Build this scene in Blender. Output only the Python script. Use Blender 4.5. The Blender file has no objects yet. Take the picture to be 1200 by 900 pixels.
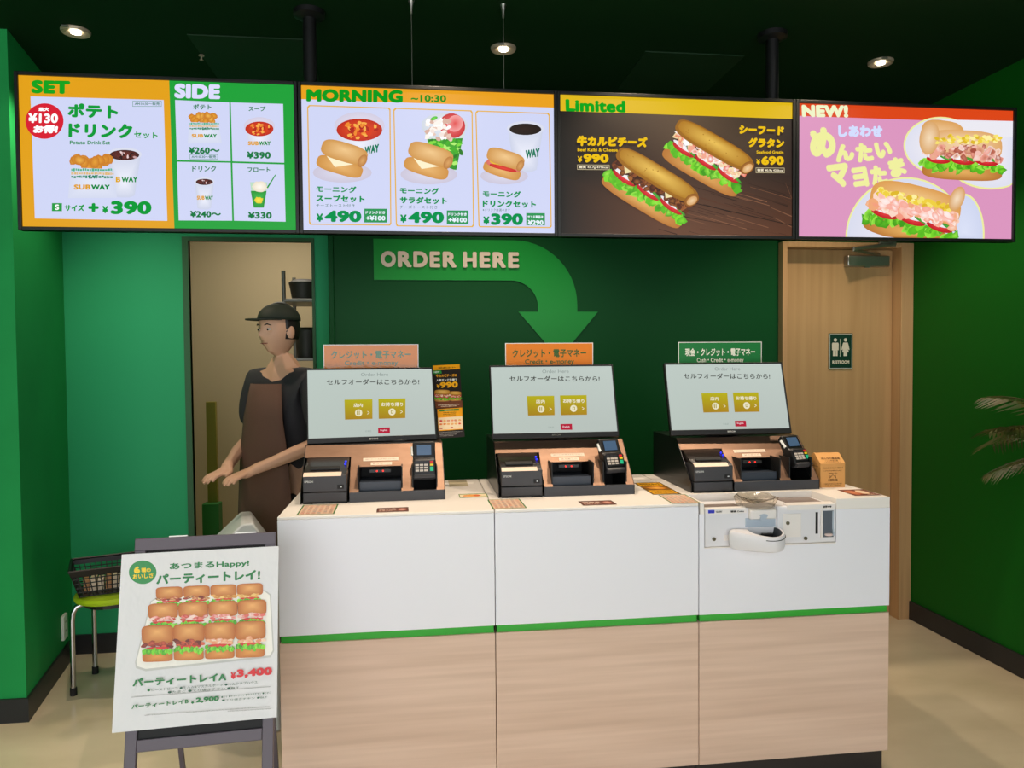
import bpy, bmesh, math, random
from mathutils import Vector, Matrix
C = bpy.context.scene
COL = C.collection
PI = math.pi
# ------------------------------------------------------------------ camera
F = 885.0                                   # focal length for a 1200 px wide frame
PITCH, ROLL, YAW = math.atan(29/885), .0082, math.atan(111/885)
fw = Vector((math.sin(YAW)*math.cos(PITCH), math.cos(YAW)*math.cos(PITCH), -math.sin(PITCH)))
r0 = Vector((math.cos(YAW), -math.sin(YAW), 0)); u0 = r0.cross(fw)
rr = r0*math.cos(ROLL) - u0*math.sin(ROLL); uu = u0*math.cos(ROLL) + r0*math.sin(ROLL)
cd = bpy.data.cameras.new('camera'); cam = bpy.data.objects.new('camera', cd); COL.objects.link(cam)
cd.sensor_width = 36; cd.sensor_fit = 'HORIZONTAL'; cd.lens = F/1200*36; cd.clip_start = .05
m = Matrix((rr, uu, -fw)).transposed().to_4x4(); m.translation = Vector((0, 0, 1.5)); cam.matrix_world = m
C.camera = cam
# ------------------------------------------------------------------ light and exposure
w = bpy.data.worlds.new('world'); C.world = w; w.use_nodes = True
w.node_tree.nodes['Background'].inputs[0].default_value = (.97, .985, 1, 1)
w.node_tree.nodes['Background'].inputs[1].default_value = 2.6
C.view_settings.view_transform = 'Standard'; C.view_settings.look = 'None'
C.view_settings.exposure = 0; C.view_settings.gamma = 1
C.view_settings.use_curve_mapping = False
WARM = (1, .80, .60)
SPOT_BACK, SPOT_FRONT, KITCHEN = 50, 46, 9
def spot(x, y, z, power, angle=100, blend=.6, col=WARM, radius=.03):
    l = bpy.data.lights.new('downlight_lamp', 'SPOT'); l.energy = power; l.spot_size = math.radians(angle)
    l.spot_blend = blend; l.color = col; l.shadow_soft_size = radius
    o = bpy.data.objects.new('downlight_lamp', l); COL.objects.link(o); o.location = (x, y, z); return o
def area(x, y, z, sx, sy, power, col, rot=(0, 0, 0)):
    l = bpy.data.lights.new('ceiling_panel_lamp', 'AREA'); l.shape = 'RECTANGLE'; l.size = sx; l.size_y = sy
    l.energy = power; l.color = col
    o = bpy.data.objects.new('ceiling_panel_lamp', l); COL.objects.link(o); o.location = (x, y, z); o.rotation_euler = rot
    return o
# ------------------------------------------------------------------ materials
def lin(c):
    if isinstance(c, str): c = [int(c[i:i+2], 16)/255 for i in (0, 2, 4)]
    else: c = [v/255 for v in c]
    return tuple((v/12.92 if v <= .04045 else ((v+.055)/1.055)**2.4) for v in c)
_m = {}
def mat(name, col=(128, 128, 128), rough=.5, metal=0, spec=.5, emit=None, es=1, alpha=1, trans=0, coat=0,
        noise=None, bump=None, ior=1.45):
    """noise=(colour2, scale vector, detail, low, high); bump=(scale vector, strength, distance)"""
    if name in _m: return _m[name]
    M = bpy.data.materials.new(name); M.use_nodes = True; nt = M.node_tree; b = nt.nodes['Principled BSDF']
    c = lin(col); b.inputs['Base Color'].default_value = (*c, 1)
    b.inputs['Roughness'].default_value = rough; b.inputs['Metallic'].default_value = metal
    b.inputs['Specular IOR Level'].default_value = spec; b.inputs['IOR'].default_value = ior
    b.inputs['Transmission Weight'].default_value = trans; b.inputs['Coat Weight'].default_value = coat
    b.inputs['Coat Roughness'].default_value = .1
    b.inputs['Alpha'].default_value = alpha
    if emit: b.inputs['Emission Color'].default_value = (*lin(emit), 1); b.inputs['Emission Strength'].default_value = es
    def nz(scale, detail):
        tc = nt.nodes.new('ShaderNodeTexCoord'); mp = nt.nodes.new('ShaderNodeMapping'); n = nt.nodes.new('ShaderNodeTexNoise')
        mp.inputs['Scale'].default_value = scale; n.inputs['Scale'].default_value = 1; n.inputs['Detail'].default_value = detail
        nt.links.new(tc.outputs['Object'], mp.inputs[0]); nt.links.new(mp.outputs[0], n.inputs['Vector']); return n
    if noise:
        n = nz(noise[1], noise[2]); r = nt.nodes.new('ShaderNodeValToRGB')
        r.color_ramp.elements[0].position = noise[3]; r.color_ramp.elements[1].position = noise[4]
        r.color_ramp.elements[0].color = (*c, 1); r.color_ramp.elements[1].color = (*lin(noise[0]), 1)
        nt.links.new(n.outputs[0], r.inputs[0]); nt.links.new(r.outputs[0], b.inputs['Base Color'])
    if bump:
        n = nz(bump[0], 3); bp = nt.nodes.new('ShaderNodeBump'); bp.inputs['Strength'].default_value = bump[1]
        bp.inputs['Distance'].default_value = bump[2]
        nt.links.new(n.outputs[0], bp.inputs['Height']); nt.links.new(bp.outputs[0], b.inputs['Normal'])
    _m[name] = M; return M
def art_mat(name, screen, rough=.4, spec=.3, bump=None, coat=0, es=1.0):
    if name in _m: return _m[name]
    M = mat(name, rough=rough, spec=spec, bump=bump, coat=coat); nt = M.node_tree; b = nt.nodes['Principled BSDF']
    a = nt.nodes.new('ShaderNodeVertexColor'); a.layer_name = 'Col'
    if screen:
        b.inputs['Base Color'].default_value = (.01, .01, .01, 1)
        nt.links.new(a.outputs[0], b.inputs['Emission Color']); b.inputs['Emission Strength'].default_value = es
    else: nt.links.new(a.outputs[0], b.inputs['Base Color'])
    return M
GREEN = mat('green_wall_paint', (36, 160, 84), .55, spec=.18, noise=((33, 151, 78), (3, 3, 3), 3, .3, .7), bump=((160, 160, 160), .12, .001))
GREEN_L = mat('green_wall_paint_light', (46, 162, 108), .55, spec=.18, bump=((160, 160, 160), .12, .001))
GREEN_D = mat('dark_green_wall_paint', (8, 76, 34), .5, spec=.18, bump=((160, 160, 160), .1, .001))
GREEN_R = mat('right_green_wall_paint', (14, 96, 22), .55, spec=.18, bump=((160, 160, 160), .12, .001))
CEIL = mat('very_dark_green_ceiling_paint', (6, 42, 14), .7, spec=.2)
BASEB = mat('black_vinyl_baseboard', (36, 37, 40), .45)
FLOOR = mat('polished_tan_concrete', (234, 218, 190), .22, spec=.5, noise=((204, 188, 158), (1.1, 2.3, 1), 6, .35, .72), bump=((7, 7, 7), .1, .004))
OAKV = mat('pale_oak_veneer_upright_grain', (196, 160, 112), .42, noise=((182, 146, 98), (26, 26, .9), 4, .3, .7))
OAKF = mat('pale_oak_frame', (206, 166, 118), .42, noise=((192, 152, 106), (40, 40, 1.5), 4, .3, .7))
OAKH = mat('pale_wood_laminate_level_grain', (224, 195, 176), .4, noise=((206, 176, 156), (1.2, 14, 34), 5, .32, .7))
WHITE = mat('white_laminate', (236, 236, 244), .3)
TOPW = mat('cream_white_laminate_worktop', (240, 234, 228), .4)
STRIP = mat('bright_green_laminate_strip', (52, 168, 52), .4)
KICK = mat('dark_brown_toe_kick', (44, 38, 36), .5)
BLACK = mat('black_plastic', (22, 22, 24), .38)
BEZEL = mat('dark_grey_monitor_plastic', (38, 38, 40), .32)
CASE = mat('screen_casing_black', (18, 20, 20), .4)
PLATE = mat('glossy_bronze_black_plate', (140, 112, 94), .45, metal=.8, noise=((132, 104, 86), (12, 30, 40), 5, .4, .7))
SIDEB = mat('satin_black_steel', (26, 27, 28), .3, metal=.4)
LIP = mat('dark_slate_plastic', (58, 60, 66), .4)
PRN = mat('printer_charcoal_plastic', (54, 54, 58), .42)
PRNT = mat('printer_gloss_top', (40, 34, 32), .2)
TRAY = mat('blue_black_plastic', (46, 54, 66), .35)
VOID = mat('black_recess', (8, 8, 10), .6)
CREAM = mat('cream_label_tape', (236, 212, 190), .5)
LETTER = mat('cream_raised_lettering', (226, 208, 190), .45)
CHROME = mat('brushed_steel_tube', (190, 192, 196), .22, metal=1)
ALU = mat('silver_aluminium', (178, 176, 168), .3, metal=.9)
RUBBER = mat('black_rubber', (20, 20, 20), .7)
LIME = mat('lime_green_seat', (168, 200, 32), .35)
MACH = mat('cash_machine_pale_grey', (226, 224, 228), .32)
MACHT = mat('cash_machine_warm_white', (236, 230, 226), .3)
MACHB = mat('cash_machine_blue_grey', (176, 188, 202), .35)
GLASS = mat('clear_plastic', (245, 240, 232), .06, trans=1, ior=1.18, bump=((45, 45, 45), .35, .004))
SIGNF = mat('grey_violet_painted_steel', (92, 84, 94), .4)
KRAFT = mat('kraft_cardboard', (222, 162, 92), .7)
KRAFTS = mat('kraft_cardboard_print', (96, 62, 32), .7)
BASK = mat('black_basket_plastic', (20, 20, 22), .45)
CREAMW = mat('cream_kitchen_wall', (206, 186, 150), .7)
STEELR = mat('grey_rack_steel', (120, 118, 112), .4, metal=.5)
GREYP = mat('light_grey_plastic', (196, 200, 202), .4)
LAMPG = mat('lamp_lens_glow', (255, 250, 235), .3, emit=(255, 246, 224), es=14)
TRIMR = mat('lamp_trim_ring', (176, 160, 138), .4, metal=.3)
WHITEP = mat('white_plastic', (236, 236, 232), .4)
# ------------------------------------------------------------------ mesh helpers
class MB:
    def __init__(s): s.v = []; s.f = []; s.mi = []
    def add(s, vs, fs, mi=0):
        n = len(s.v); s.v += [tuple(v) for v in vs]; s.f += [tuple(i+n for i in f) for f in fs]; s.mi += [mi]*len(fs); return s
    def box(s, x0, x1, y0, y1, z0, z1, mi=0, M=None):
        vs = [Vector((x, y, z)) for z in (z0, z1) for y in (y0, y1) for x in (x0, x1)]
        if M: vs = [M @ v for v in vs]
        return s.add(vs, [(0, 2, 3, 1), (4, 5, 7, 6), (0, 1, 5, 4), (2, 6, 7, 3), (0, 4, 6, 2), (1, 3, 7, 5)], mi)
    def prism(s, poly, a, b, axis='x', mi=0, M=None):
        """poly: 2-D outline in the two other axes (in xyz order), extruded from a to b along axis"""
        def pt(p, t): return Vector((t, p[0], p[1]) if axis == 'x' else (p[0], t, p[1]) if axis == 'y' else (p[0], p[1], t))
        n = len(poly); vs = [pt(p, a) for p in poly] + [pt(p, b) for p in poly]
        if M: vs = [M @ v for v in vs]
        return s.add(vs, [tuple(range(n)), tuple(range(2*n-1, n-1, -1))] + [(i, i+n, (i+1) % n+n, (i+1) % n) for i in range(n)], mi)
    def cyl(s, p0, p1, r, n=16, r2=None, mi=0):
        return s.tube([p0, p1], [r, r if r2 is None else r2], n, mi)
    def tube(s, pts, rs, n=10, mi=0, cap=True):
        pts = [Vector(p) for p in pts]
        if not isinstance(rs, (list, tuple)): rs = [rs]*len(pts)
        base = len(s.v); up = None
        for i, p in enumerate(pts):
            d = (pts[min(i+1, len(pts)-1)]-pts[max(i-1, 0)]).normalized()
            if up is None: up = d.orthogonal().normalized()
            up = (up-d*up.dot(d)).normalized(); q = d.cross(up)
            for k in range(n):
                a = 2*PI*k/n; s.v.append(tuple(p+(up*math.cos(a)+q*math.sin(a))*rs[i]))
        for i in range(len(pts)-1):
            for k in range(n):
                a = base+i*n+k; b = base+i*n+(k+1) % n; s.f.append((a, b, b+n, a+n)); s.mi.append(mi)
        if cap:
            s.f.append(tuple(base+k for k in range(n))[::-1]); s.mi.append(mi)
            s.f.append(tuple(base+(len(pts)-1)*n+k for k in range(n))); s.mi.append(mi)
        return s
    def lathe(s, prof, c=(0, 0, 0), n=28, mi=0, sx=1, sy=1):
        base = len(s.v)
        for r, z in prof:
            for k in range(n):
                a = 2*PI*k/n; s.v.append((c[0]+r*sx*math.cos(a), c[1]+r*sy*math.sin(a), c[2]+z))
        for i in range(len(prof)-1):
            for k in range(n):
                a = base+i*n+k; b = base+i*n+(k+1) % n; s.f.append((a, b, b+n, a+n)); s.mi.append(mi)
        s.f.append(tuple(base+k for k in range(n))[::-1]); s.mi.append(mi)
        s.f.append(tuple(base+(len(prof)-1)*n+k for k in range(n))); s.mi.append(mi)
        return s
    def build(s, name, mats, parent=None, bevel=0, smooth=False, loc=None, seg=2):
        me = bpy.data.meshes.new(name); me.from_pydata(s.v, [], s.f)
        if not isinstance(mats, (list, tuple)): mats = [mats]
        for q in mats: me.materials.append(q)
        me.polygons.foreach_set('material_index', s.mi)
        bm = bmesh.new(); bm.from_mesh(me); bmesh.ops.recalc_face_normals(bm, faces=bm.faces); bm.to_mesh(me); bm.free()
        if smooth:
            me.polygons.foreach_set('use_smooth', [True]*len(me.polygons))
            me.set_sharp_from_angle(angle=math.radians(40))
        o = bpy.data.objects.new(name, me); COL.objects.link(o)
        if parent: o.parent = parent
        if loc: o.location = loc
        if bevel:
            b = o.modifiers.new('bevel', 'BEVEL'); b.width = bevel; b.segments = seg; b.limit_method = 'ANGLE'; b.angle_limit = math.radians(40)
            me.polygons.foreach_set('use_smooth', [True]*len(me.polygons)); me.set_sharp_from_angle(angle=math.radians(30))
        return o
def tag(o, label=None, cat=None, group=None, kind=None):
    if label: o['label'] = label
    if cat: o['category'] = cat
    if group: o['group'] = group
    if kind: o['kind'] = kind
    return o
def struct(o): o['kind'] = 'structure'; return o
def empty(name, loc, label, cat, group=None, rot=(0, 0, 0)):
    o = bpy.data.objects.new(name, None); COL.objects.link(o); o.empty_display_size = .05
    o.location = loc; o.rotation_euler = rot; return tag(o, label, cat, group)
def kids(o): return [c for c in COL.objects if c.parent == o]
def copy_tree(o, loc, rot=None, label=None):
    c = o.copy(); COL.objects.link(c); c.location = loc
    if rot is not None: c.rotation_euler = rot
    if label: c['label'] = label
    for ch in kids(o):
        d = ch.copy(); COL.objects.link(d); d.parent = c
        for g in kids(ch):
            e = g.copy(); COL.objects.link(e); e.parent = d
    return c
# ------------------------------------------------------------------ lettering
_t = {}
def glyphs(s, bold):
    k = (s, round(bold, 3))
    if k not in _t:
        c = bpy.data.curves.new('t', 'FONT'); c.body = s; c.size = 1; c.space_character = 1+max(0, bold)*1.1; c.resolution_u = 4
        o = bpy.data.objects.new('t', c); COL.objects.link(o)
        me = bpy.data.meshes.new_from_object(o.evaluated_get(bpy.context.evaluated_depsgraph_get()))
        v = [(p.co.x, p.co.y) for p in me.vertices]; f = [tuple(p.vertices) for p in me.polygons]
        bpy.data.objects.remove(o); bpy.data.curves.remove(c); bpy.data.meshes.remove(me)
        if bold > .004:          # heavier strokes: the same outline laid again all round
            v0, f0 = v, f; v, f = [], []
            for q in range(10):
                dx, dy = bold*math.cos(PI*q/5), bold*math.sin(PI*q/5); n = len(v)
                v += [(a+dx, b+dy) for a, b in v0]; f += [tuple(i+n for i in g) for g in f0]
        x0 = min(p[0] for p in v); x1 = max(p[0] for p in v); y0 = min(p[1] for p in v); y1 = max(p[1] for p in v)
        _t[k] = ([((x-x0)/(x1-x0), (y1-y)/(y1-y0)) for x, y in v], f)
    return _t[k]
class Art:
    """flat print: coloured shapes laid on a W x H sheet; grid = the four corner coordinates of the layout grid"""
    def __init__(s, W, H, grid, step=1.2e-5, sep=True):
        s.W, s.H, s.g, s.step, s.sep = W, H, grid, step, sep; s.v = []; s.f = []; s.c = []; s.L = 0
    def uv(s, x, y):
        (ax, ay), (bx, by), (cx, cy), (dx, dy) = s.g; u = v = .5
        for _ in range(6):
            px = ax*(1-u)*(1-v)+bx*u*(1-v)+cx*u*v+dx*(1-u)*v; py = ay*(1-u)*(1-v)+by*u*(1-v)+cy*u*v+dy*(1-u)*v
            ux = (bx-ax)*(1-v)+(cx-dx)*v; uy = (by-ay)*(1-v)+(cy-dy)*v; vx = (dx-ax)*(1-u)+(cx-bx)*u; vy = (dy-ay)*(1-u)+(cy-by)*u
            D = ux*vy-uy*vx; ex = x-px; ey = y-py; u += (ex*vy-ey*vx)/D; v += (ux*ey-uy*ex)/D
        return min(1, max(0, u)), min(1, max(0, v))
    def add(s, pts, faces, cols, copies=1):
        s.L += 1; n = len(s.v); k = len(pts)//copies; L0 = s.L
        if s.sep: s.L += copies-1
        for i, (x, y) in enumerate(pts):
            u, v = s.uv(x, y); s.v.append((u*s.W, -(L0+(i//k if s.sep else 0))*s.step, -v*s.H))
        for f in faces: s.f.append(tuple(i+n for i in f)); s.c += [cols[i] for i in f]
    def poly(s, pts, col, mid=None):
        c = lin(col)
        if mid is None: s.add(pts, [tuple(range(len(pts)))], [c]*len(pts))
        else:
            n = len(pts); cx = sum(p[0] for p in pts)/n; cy = sum(p[1] for p in pts)/n
            s.add(list(pts)+[(cx, cy)], [(i, (i+1) % n, n) for i in range(n)], [c]*n+[lin(mid)])
    def grad(s, pts, cols): s.add(pts, [tuple(range(len(pts)))], [lin(c) for c in cols])
    def rect(s, x0, y0, x1, y1, col): s.poly([(x0, y0), (x1, y0), (x1, y1), (x0, y1)], col)
    def blob(s, cx, cy, rx, ry, col, mid=None, ang=0, jit=0, n=22, e=2.0, off=(0, 0)):
        a = math.radians(ang); ca, sa = math.cos(a), math.sin(a); pts = []
        for k in range(n):
            t = 2*PI*k/n; c_, s_ = math.cos(t), math.sin(t); q = 1+jit*random.uniform(-1, 1)
            px = rx*q*math.copysign(abs(c_)**(2/e), c_); py = ry*q*math.copysign(abs(s_)**(2/e), s_)
            pts.append((cx+px*ca-py*sa, cy+px*sa+py*ca))
        cm = lin(mid if mid is not None else col)
        s.add(pts+[(cx+off[0], cy+off[1])], [(i, (i+1) % n, n) for i in range(n)], [lin(col)]*n+[cm])
    def ring(s, x0, y0, x1, y1, t, col, skew=0):
        """frame outline; skew = how much lower its right side sits"""
        def q(x, y): return (x, y+skew*(x-x0)/(x1-x0))
        for a in ((x0, y0, x1, y0+t), (x0, y1-t, x1, y1), (x0, y0, x0+t, y1), (x1-t, y0, x1, y1)):
            s.poly([q(a[0], a[1]), q(a[2], a[1]), q(a[2], a[3]), q(a[0], a[3])], col)
    def text(s, t, x0, y0, x1, y1, col, bold=.02, rise=0, ang=0, slant=0):
        """lettering fitted to the box; rise = how far its right end sits lower"""
        if not s.sep and bold > .004 and ord(t[0]) > 255: bold *= 1.35
        v, f = glyphs(t, bold); c = lin(col); a = math.radians(ang); mx, my = (x0+x1)/2, (y0+y1)/2; pts = []
        for p, q in v:
            x = x0+(x1-x0)*p+slant*(1-q); y = y0+(y1-y0)*q+rise*p
            if ang: x, y = mx+(x-mx)*math.cos(a)-(y-my)*math.sin(a), my+(x-mx)*math.sin(a)+(y-my)*math.cos(a)
            pts.append((x, y))
        s.add(pts, f, [c]*len(pts), 10 if round(bold, 3) > .004 else 1)
    def tiny(s, x0, y0, x1, y1, col, rise=0, seed=1, gap=.35):
        """a line of print too small to read: short marks"""
        R = random.Random(seed); x = x0; h = y1-y0; pts = []; fs = []
        while x < x1-h*.2:
            wd = h*R.uniform(.25, .85); r_ = rise*(x-x0)/(x1-x0); ya = y0+h*R.uniform(0, .3)+r_; yb = y1-h*R.uniform(0, .25)+r_
            n = len(pts); pts += [(x, ya), (min(x+wd, x1), ya), (min(x+wd, x1), yb), (x, yb)]; fs.append((n, n+1, n+2, n+3)); x += wd+h*gap*R.uniform(.4, 1)
        if pts: s.add(pts, fs, [lin(col)]*len(pts))
    def build(s, name, material, parent=None):
        me = bpy.data.meshes.new(name); me.from_pydata(s.v, [], s.f); me.materials.append(material)
        ca = me.color_attributes.new('Col', 'FLOAT_COLOR', 'CORNER')
        flat = []
        for c in s.c: flat += [*c, 1]
        ca.data.foreach_set('color', flat)
        # turn every face towards the viewer side of the sheet (-y)
        bm = bmesh.new(); bm.from_mesh(me)
        bm.normal_update()
        bad = [f for f in bm.faces if f.normal.y > 0]
        if bad: bmesh.ops.reverse_faces(bm, faces=bad)
        bm.to_mesh(me); bm.free()
        o = bpy.data.objects.new(name, me); COL.objects.link(o)
        if parent: o.parent = parent
        return o
# ---- printed food pictures
LET = ['5fc21c', '7ddc2a', '3f9a14', '9be84a', '55b41e']
def pr(cx, cy, s_, t, ang):
    a = math.radians(ang); return cx+s_*math.cos(a)-t*math.sin(a), cy+s_*math.sin(a)+t*math.cos(a)
def sub_roll(A, cx, cy, L, H, ang, fill, seed=3, cheese=False, top=True, bun=('c98a2c', 'f2c468'), size=.085, cut=True, open_=False):
    R = random.Random(seed); random.seed(seed)
    A.blob(*pr(cx, cy, 0, .33*H, ang), L*.5, H*.17, 'b87430', 'e8b060', ang, e=3.2, n=30)
    if open_: A.blob(*pr(cx, cy, 0, -.2*H, ang), L*.49, H*.32, bun[0], bun[1], ang, e=3, n=30, off=(0, -H*.1))
    for k in range(34):
        s_ = -L*.5+L*(k+.5)/34; A.blob(*pr(cx, cy, s_, H*(.2+R.uniform(-.06, .09)), ang), L*.04, H*.1, R.choice(LET), R.choice(LET), R.uniform(0, 90), .35, 8)
    for k in range(3):
        s_ = L*(-.3+.3*k); A.blob(*pr(cx, cy, s_, H*.1, ang), L*.15, H*.085, 'b8121c', 'e8383c', ang+4, n=18)
        A.blob(*pr(cx, cy, s_-L*.03, H*.05, ang), L*.13, H*.045, 'e8e4ea', 'ffffff', ang+6, n=14)
        A.blob(*pr(cx, cy, s_+L*.1, H*.07, ang), L*.09, H*.03, '2f8a24', '58b840', ang+16, n=12)
    for k in range(90):
        s_ = R.uniform(-.47, .47)*L; t = R.uniform(-.17, .05)*H; c = R.choice(fill); c2 = R.choice(fill)
        A.blob(*pr(cx, cy, s_, t, ang), L*size*R.uniform(.25, .6), H*size*R.uniform(.4, .9), c, c2, R.uniform(0, 180), .3, 8)
    if cheese:
        for s_ in (-.3, .22):
            A.poly([pr(cx, cy, (s_-.12)*L, -.22*H, ang), pr(cx, cy, (s_+.1)*L, -.2*H, ang), pr(cx, cy, (s_-.02)*L, .02*H, ang)], 'efe0a8')
    if top:
        A.blob(*pr(cx, cy, 0, -.16*H, ang), L*.47, H*.07, '5c3414', '7a4a1c', ang, e=2.6, n=24)
        A.blob(*pr(cx, cy, -L*.01, -.29*H, ang), L*.51, H*.21, '9a6414', bun[0], ang, e=3.3, n=40)
        A.blob(*pr(cx, cy, -L*.02, -.31*H, ang), L*.47, H*.17, bun[0], bun[1], ang, e=3, n=36, off=(0, -H*.03))
        for k in range(10): A.blob(*pr(cx, cy, L*R.uniform(-.42, .38), -H*R.uniform(.2, .4), ang), L*.008, H*.01, bun[0], None, ang, .2, 7)
        if cut:
            A.blob(*pr(cx, cy, L*.455, -.23*H, ang), L*.062, H*.165, '8c5418', 'c88838', ang+22, n=20); A.blob(*pr(cx, cy, L*.462, -.22*H, ang), L*.042, H*.12, 'd8a060', 'f0cfa0', ang+22, n=18)
def toast(A, cx, cy, L, ham=False):
    A.blob(cx, cy+L*.33, L*.62, L*.22, 'ccc6da', 'dcdcf0')
    A.blob(*pr(cx, cy, 0, L*.2, 17), L*.5, L*.17, 'cf9040', 'ecb870', 17, e=3.4, n=26)
    if ham:
        A.blob(*pr(cx, cy, 0, L*.07, 14), L*.46, L*.1, 'd8685c', 'f0a090', 14, e=3)
        A.blob(*pr(cx, cy, 0, L*.02, 14), L*.38, L*.08, 'e8b818', 'f8e060', 14, e=3)
        A.blob(*pr(cx, cy, 0, L*.13, 14), L*.36, L*.05, 'c81c1c', 'e84030', 14, e=3)
    else:
        A.poly([pr(cx, cy, -L*.42, -.02*L, 15), pr(cx, cy, L*.3, 0, 15), pr(cx, cy, L*.3, .06*L, 15), pr(cx, cy, -L*.1, .24*L, 15)], 'fdf2cc')
    A.blob(*pr(cx, cy, 0, -L*.13, 17), L*.5, L*.21, 'cf9448', 'f2c88a', 17, e=3.2, n=30, off=(0, -L*.05))
    A.blob(*pr(cx, cy, L*.42, -L*.06, 17), L*.09, L*.15, 'b87838', 'dca460', 27, n=16)
def brand(A, x0, y0, x1, y1, part=None, rise=0):
    k = x0+(x1-x0)*.47
    if part == 'BWAY': A.text('B', x0, y0, x0+(x1-x0)*.22, y1, 'e0a818', .05, 0); A.text('WAY', x0+(x1-x0)*.26, y0, x1, y1, '1c8a44', .05, rise)
    elif part == 'WAY': A.text('WAY', x0, y0, x1, y1, '1c8a44', .05, rise)
    else: A.text('SUB', x0, y0, k, y1, 'e0a030', .06, 0); A.text('WAY', k+1, y0, x1, y1, '1c8a44', .06, rise)
def soup(A, cx, cy, R_, s='WAY', seed=5):
    A.blob(cx, cy-R_*.1, R_*1.08, R_*.62, 'd3cde2', 'e6e2f2')
    A.poly([(cx-R_*1.02, cy), (cx+R_*1.02, cy), (cx+R_*.72, cy+R_*1.05), (cx+R_*.3, cy+R_*1.22), (cx-R_*.3, cy+R_*1.22), (cx-R_*.72, cy+R_*1.05)], 'd2d6ea', 'eef0fc')
    A.blob(cx, cy+R_*.08, R_*.98, R_*.5, 'c0240c', 'e8501c', n=28)
    R = random.Random(seed)
    for k in range(40):
        a = R.uniform(0, 2*PI); q = math.sqrt(R.random())*.85
        A.blob(cx+R_*.9*q*math.cos(a), cy+R_*.08+R_*.42*q*math.sin(a), R_*.12, R_*.07, R.choice(['f08a28', 'd8380c', 'f8b048', 'b01c08']), None, R.uniform(0, 180), .3, 7)
def cup(A, cx, y0, y1, rt, rb, drink=('3a1410', '7a3428'), seed=2, ice=True):
    A.poly([(cx-rt, y0), (cx+rt, y0), (cx+rb, y1-rb*.2), (cx+rb*.5, y1), (cx-rb*.5, y1), (cx-rb, y1-rb*.2)], 'ccd2e8', 'eef0fc')
    A.blob(cx, y0, rt*1.05, rt*.42, 'd8dcee', 'f0f2fc'); A.blob(cx, y0+rt*.04, rt*.9, rt*.32, drink[0], drink[1])
    if ice:
        R = random.Random(seed)
        for k in range(16): A.blob(cx+R.uniform(-.7, .7)*rt, y0+R.uniform(-.18, .2)*rt, rt*.12, rt*.07, R.choice(['c8a0a0', '5a2018', 'e8d0d0', '2a0c08']), None, R.uniform(0, 180), .3, 6)
def wedges(A, cx, cy, wd, seed=4):
    R = random.Random(seed)
    for k in range(16):
        A.blob(cx+(-.42+.84*((k*7) % 16)/15)*wd, cy+R.uniform(-.14, .14)*wd, wd*.17, wd*.12, 'c8781c', R.choice(['f2b84c', 'e8a030']), R.uniform(0, 180), .12, 9)
def bag(A, x0, y0, x1, y1):
    w_ = x1-x0; h = y1-y0
    A.poly([(x0+w_*.03, y0), (x1-w_*.06, y0+h*.04), (x1+w_*.04, y1-h*.02), (x0-w_*.02, y1)], 'd4daf0', 'e4e8f8')
    for k, (c, y) in enumerate((('4cb08a', .02), ('e0b878', .14), ('2a8c6a', .25))):
        A.tiny(x0+w_*.04, y0+h*y, x1-w_*.04, y0+h*(y+.1), c, seed=k+3, gap=.2)
    A.text('EAT', x0+w_*.42, y0+h*.24, x0+w_*.62, y0+h*.36, '1c7c5a', .05)
    brand(A, x0+w_*.1, y0+h*.55, x1-w_*.12, y0+h*.72)
# ------------------------------------------------------------------ SETTING
struct(MB().box(-3.6, 3.2, -1.5, 6.2, -.05, 0).build('floor', FLOOR))
struct(MB().box(-3.6, 3.2, -1.5, 4.35, 2.86, 2.95).build('ceiling', CEIL))
# left column: face to the room and slanted side running back to the rear wall
struct(MB().prism([(-3.4, 3.35), (-1.64, 3.35), (-1.775, 4.1), (-1.775, 4.3), (-3.4, 4.3)], 0, 2.86, 'z').build('wall_left', GREEN))
struct(MB().box(-3.5, -3.4, -1.5, 4.3, 0, 2.86).build('wall_far_left', GREEN))
struct(MB().prism([(-3.4, 3.338), (-1.628, 3.338), (-1.763, 4.1), (-1.775, 4.1), (-1.641, 3.35), (-3.4, 3.35)], 0, .10, 'z').build('baseboard_left', BASEB))
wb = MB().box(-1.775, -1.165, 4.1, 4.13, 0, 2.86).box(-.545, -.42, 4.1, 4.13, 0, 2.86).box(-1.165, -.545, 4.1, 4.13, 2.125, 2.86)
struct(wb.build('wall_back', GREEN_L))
struct(MB().box(-1.765, -1.165, 4.088, 4.1, 0, .10).build('baseboard_back', BASEB))
struct(MB().box(-1.195, -1.165, 4.092, 4.13, 0, 2.125).box(-1.195, -.53, 4.092, 4.13, 2.125, 2.145).box(-.545, -.53, 4.092, 4.13, 0, 2.125)
       .build('trim_1', mat('dark_green_reveal', (34, 88, 48), .5)))
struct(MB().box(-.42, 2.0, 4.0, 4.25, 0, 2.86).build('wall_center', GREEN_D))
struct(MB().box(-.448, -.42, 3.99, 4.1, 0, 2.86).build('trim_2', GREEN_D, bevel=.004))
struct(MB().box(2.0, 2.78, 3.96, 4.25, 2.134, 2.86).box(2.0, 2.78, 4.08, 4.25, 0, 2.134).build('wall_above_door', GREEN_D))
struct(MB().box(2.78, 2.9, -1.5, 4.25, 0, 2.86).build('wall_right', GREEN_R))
struct(MB().box(2.766, 2.78, -1.5, 3.95, 0, .105).build('baseboard_right', BASEB, bevel=.003))
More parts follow.
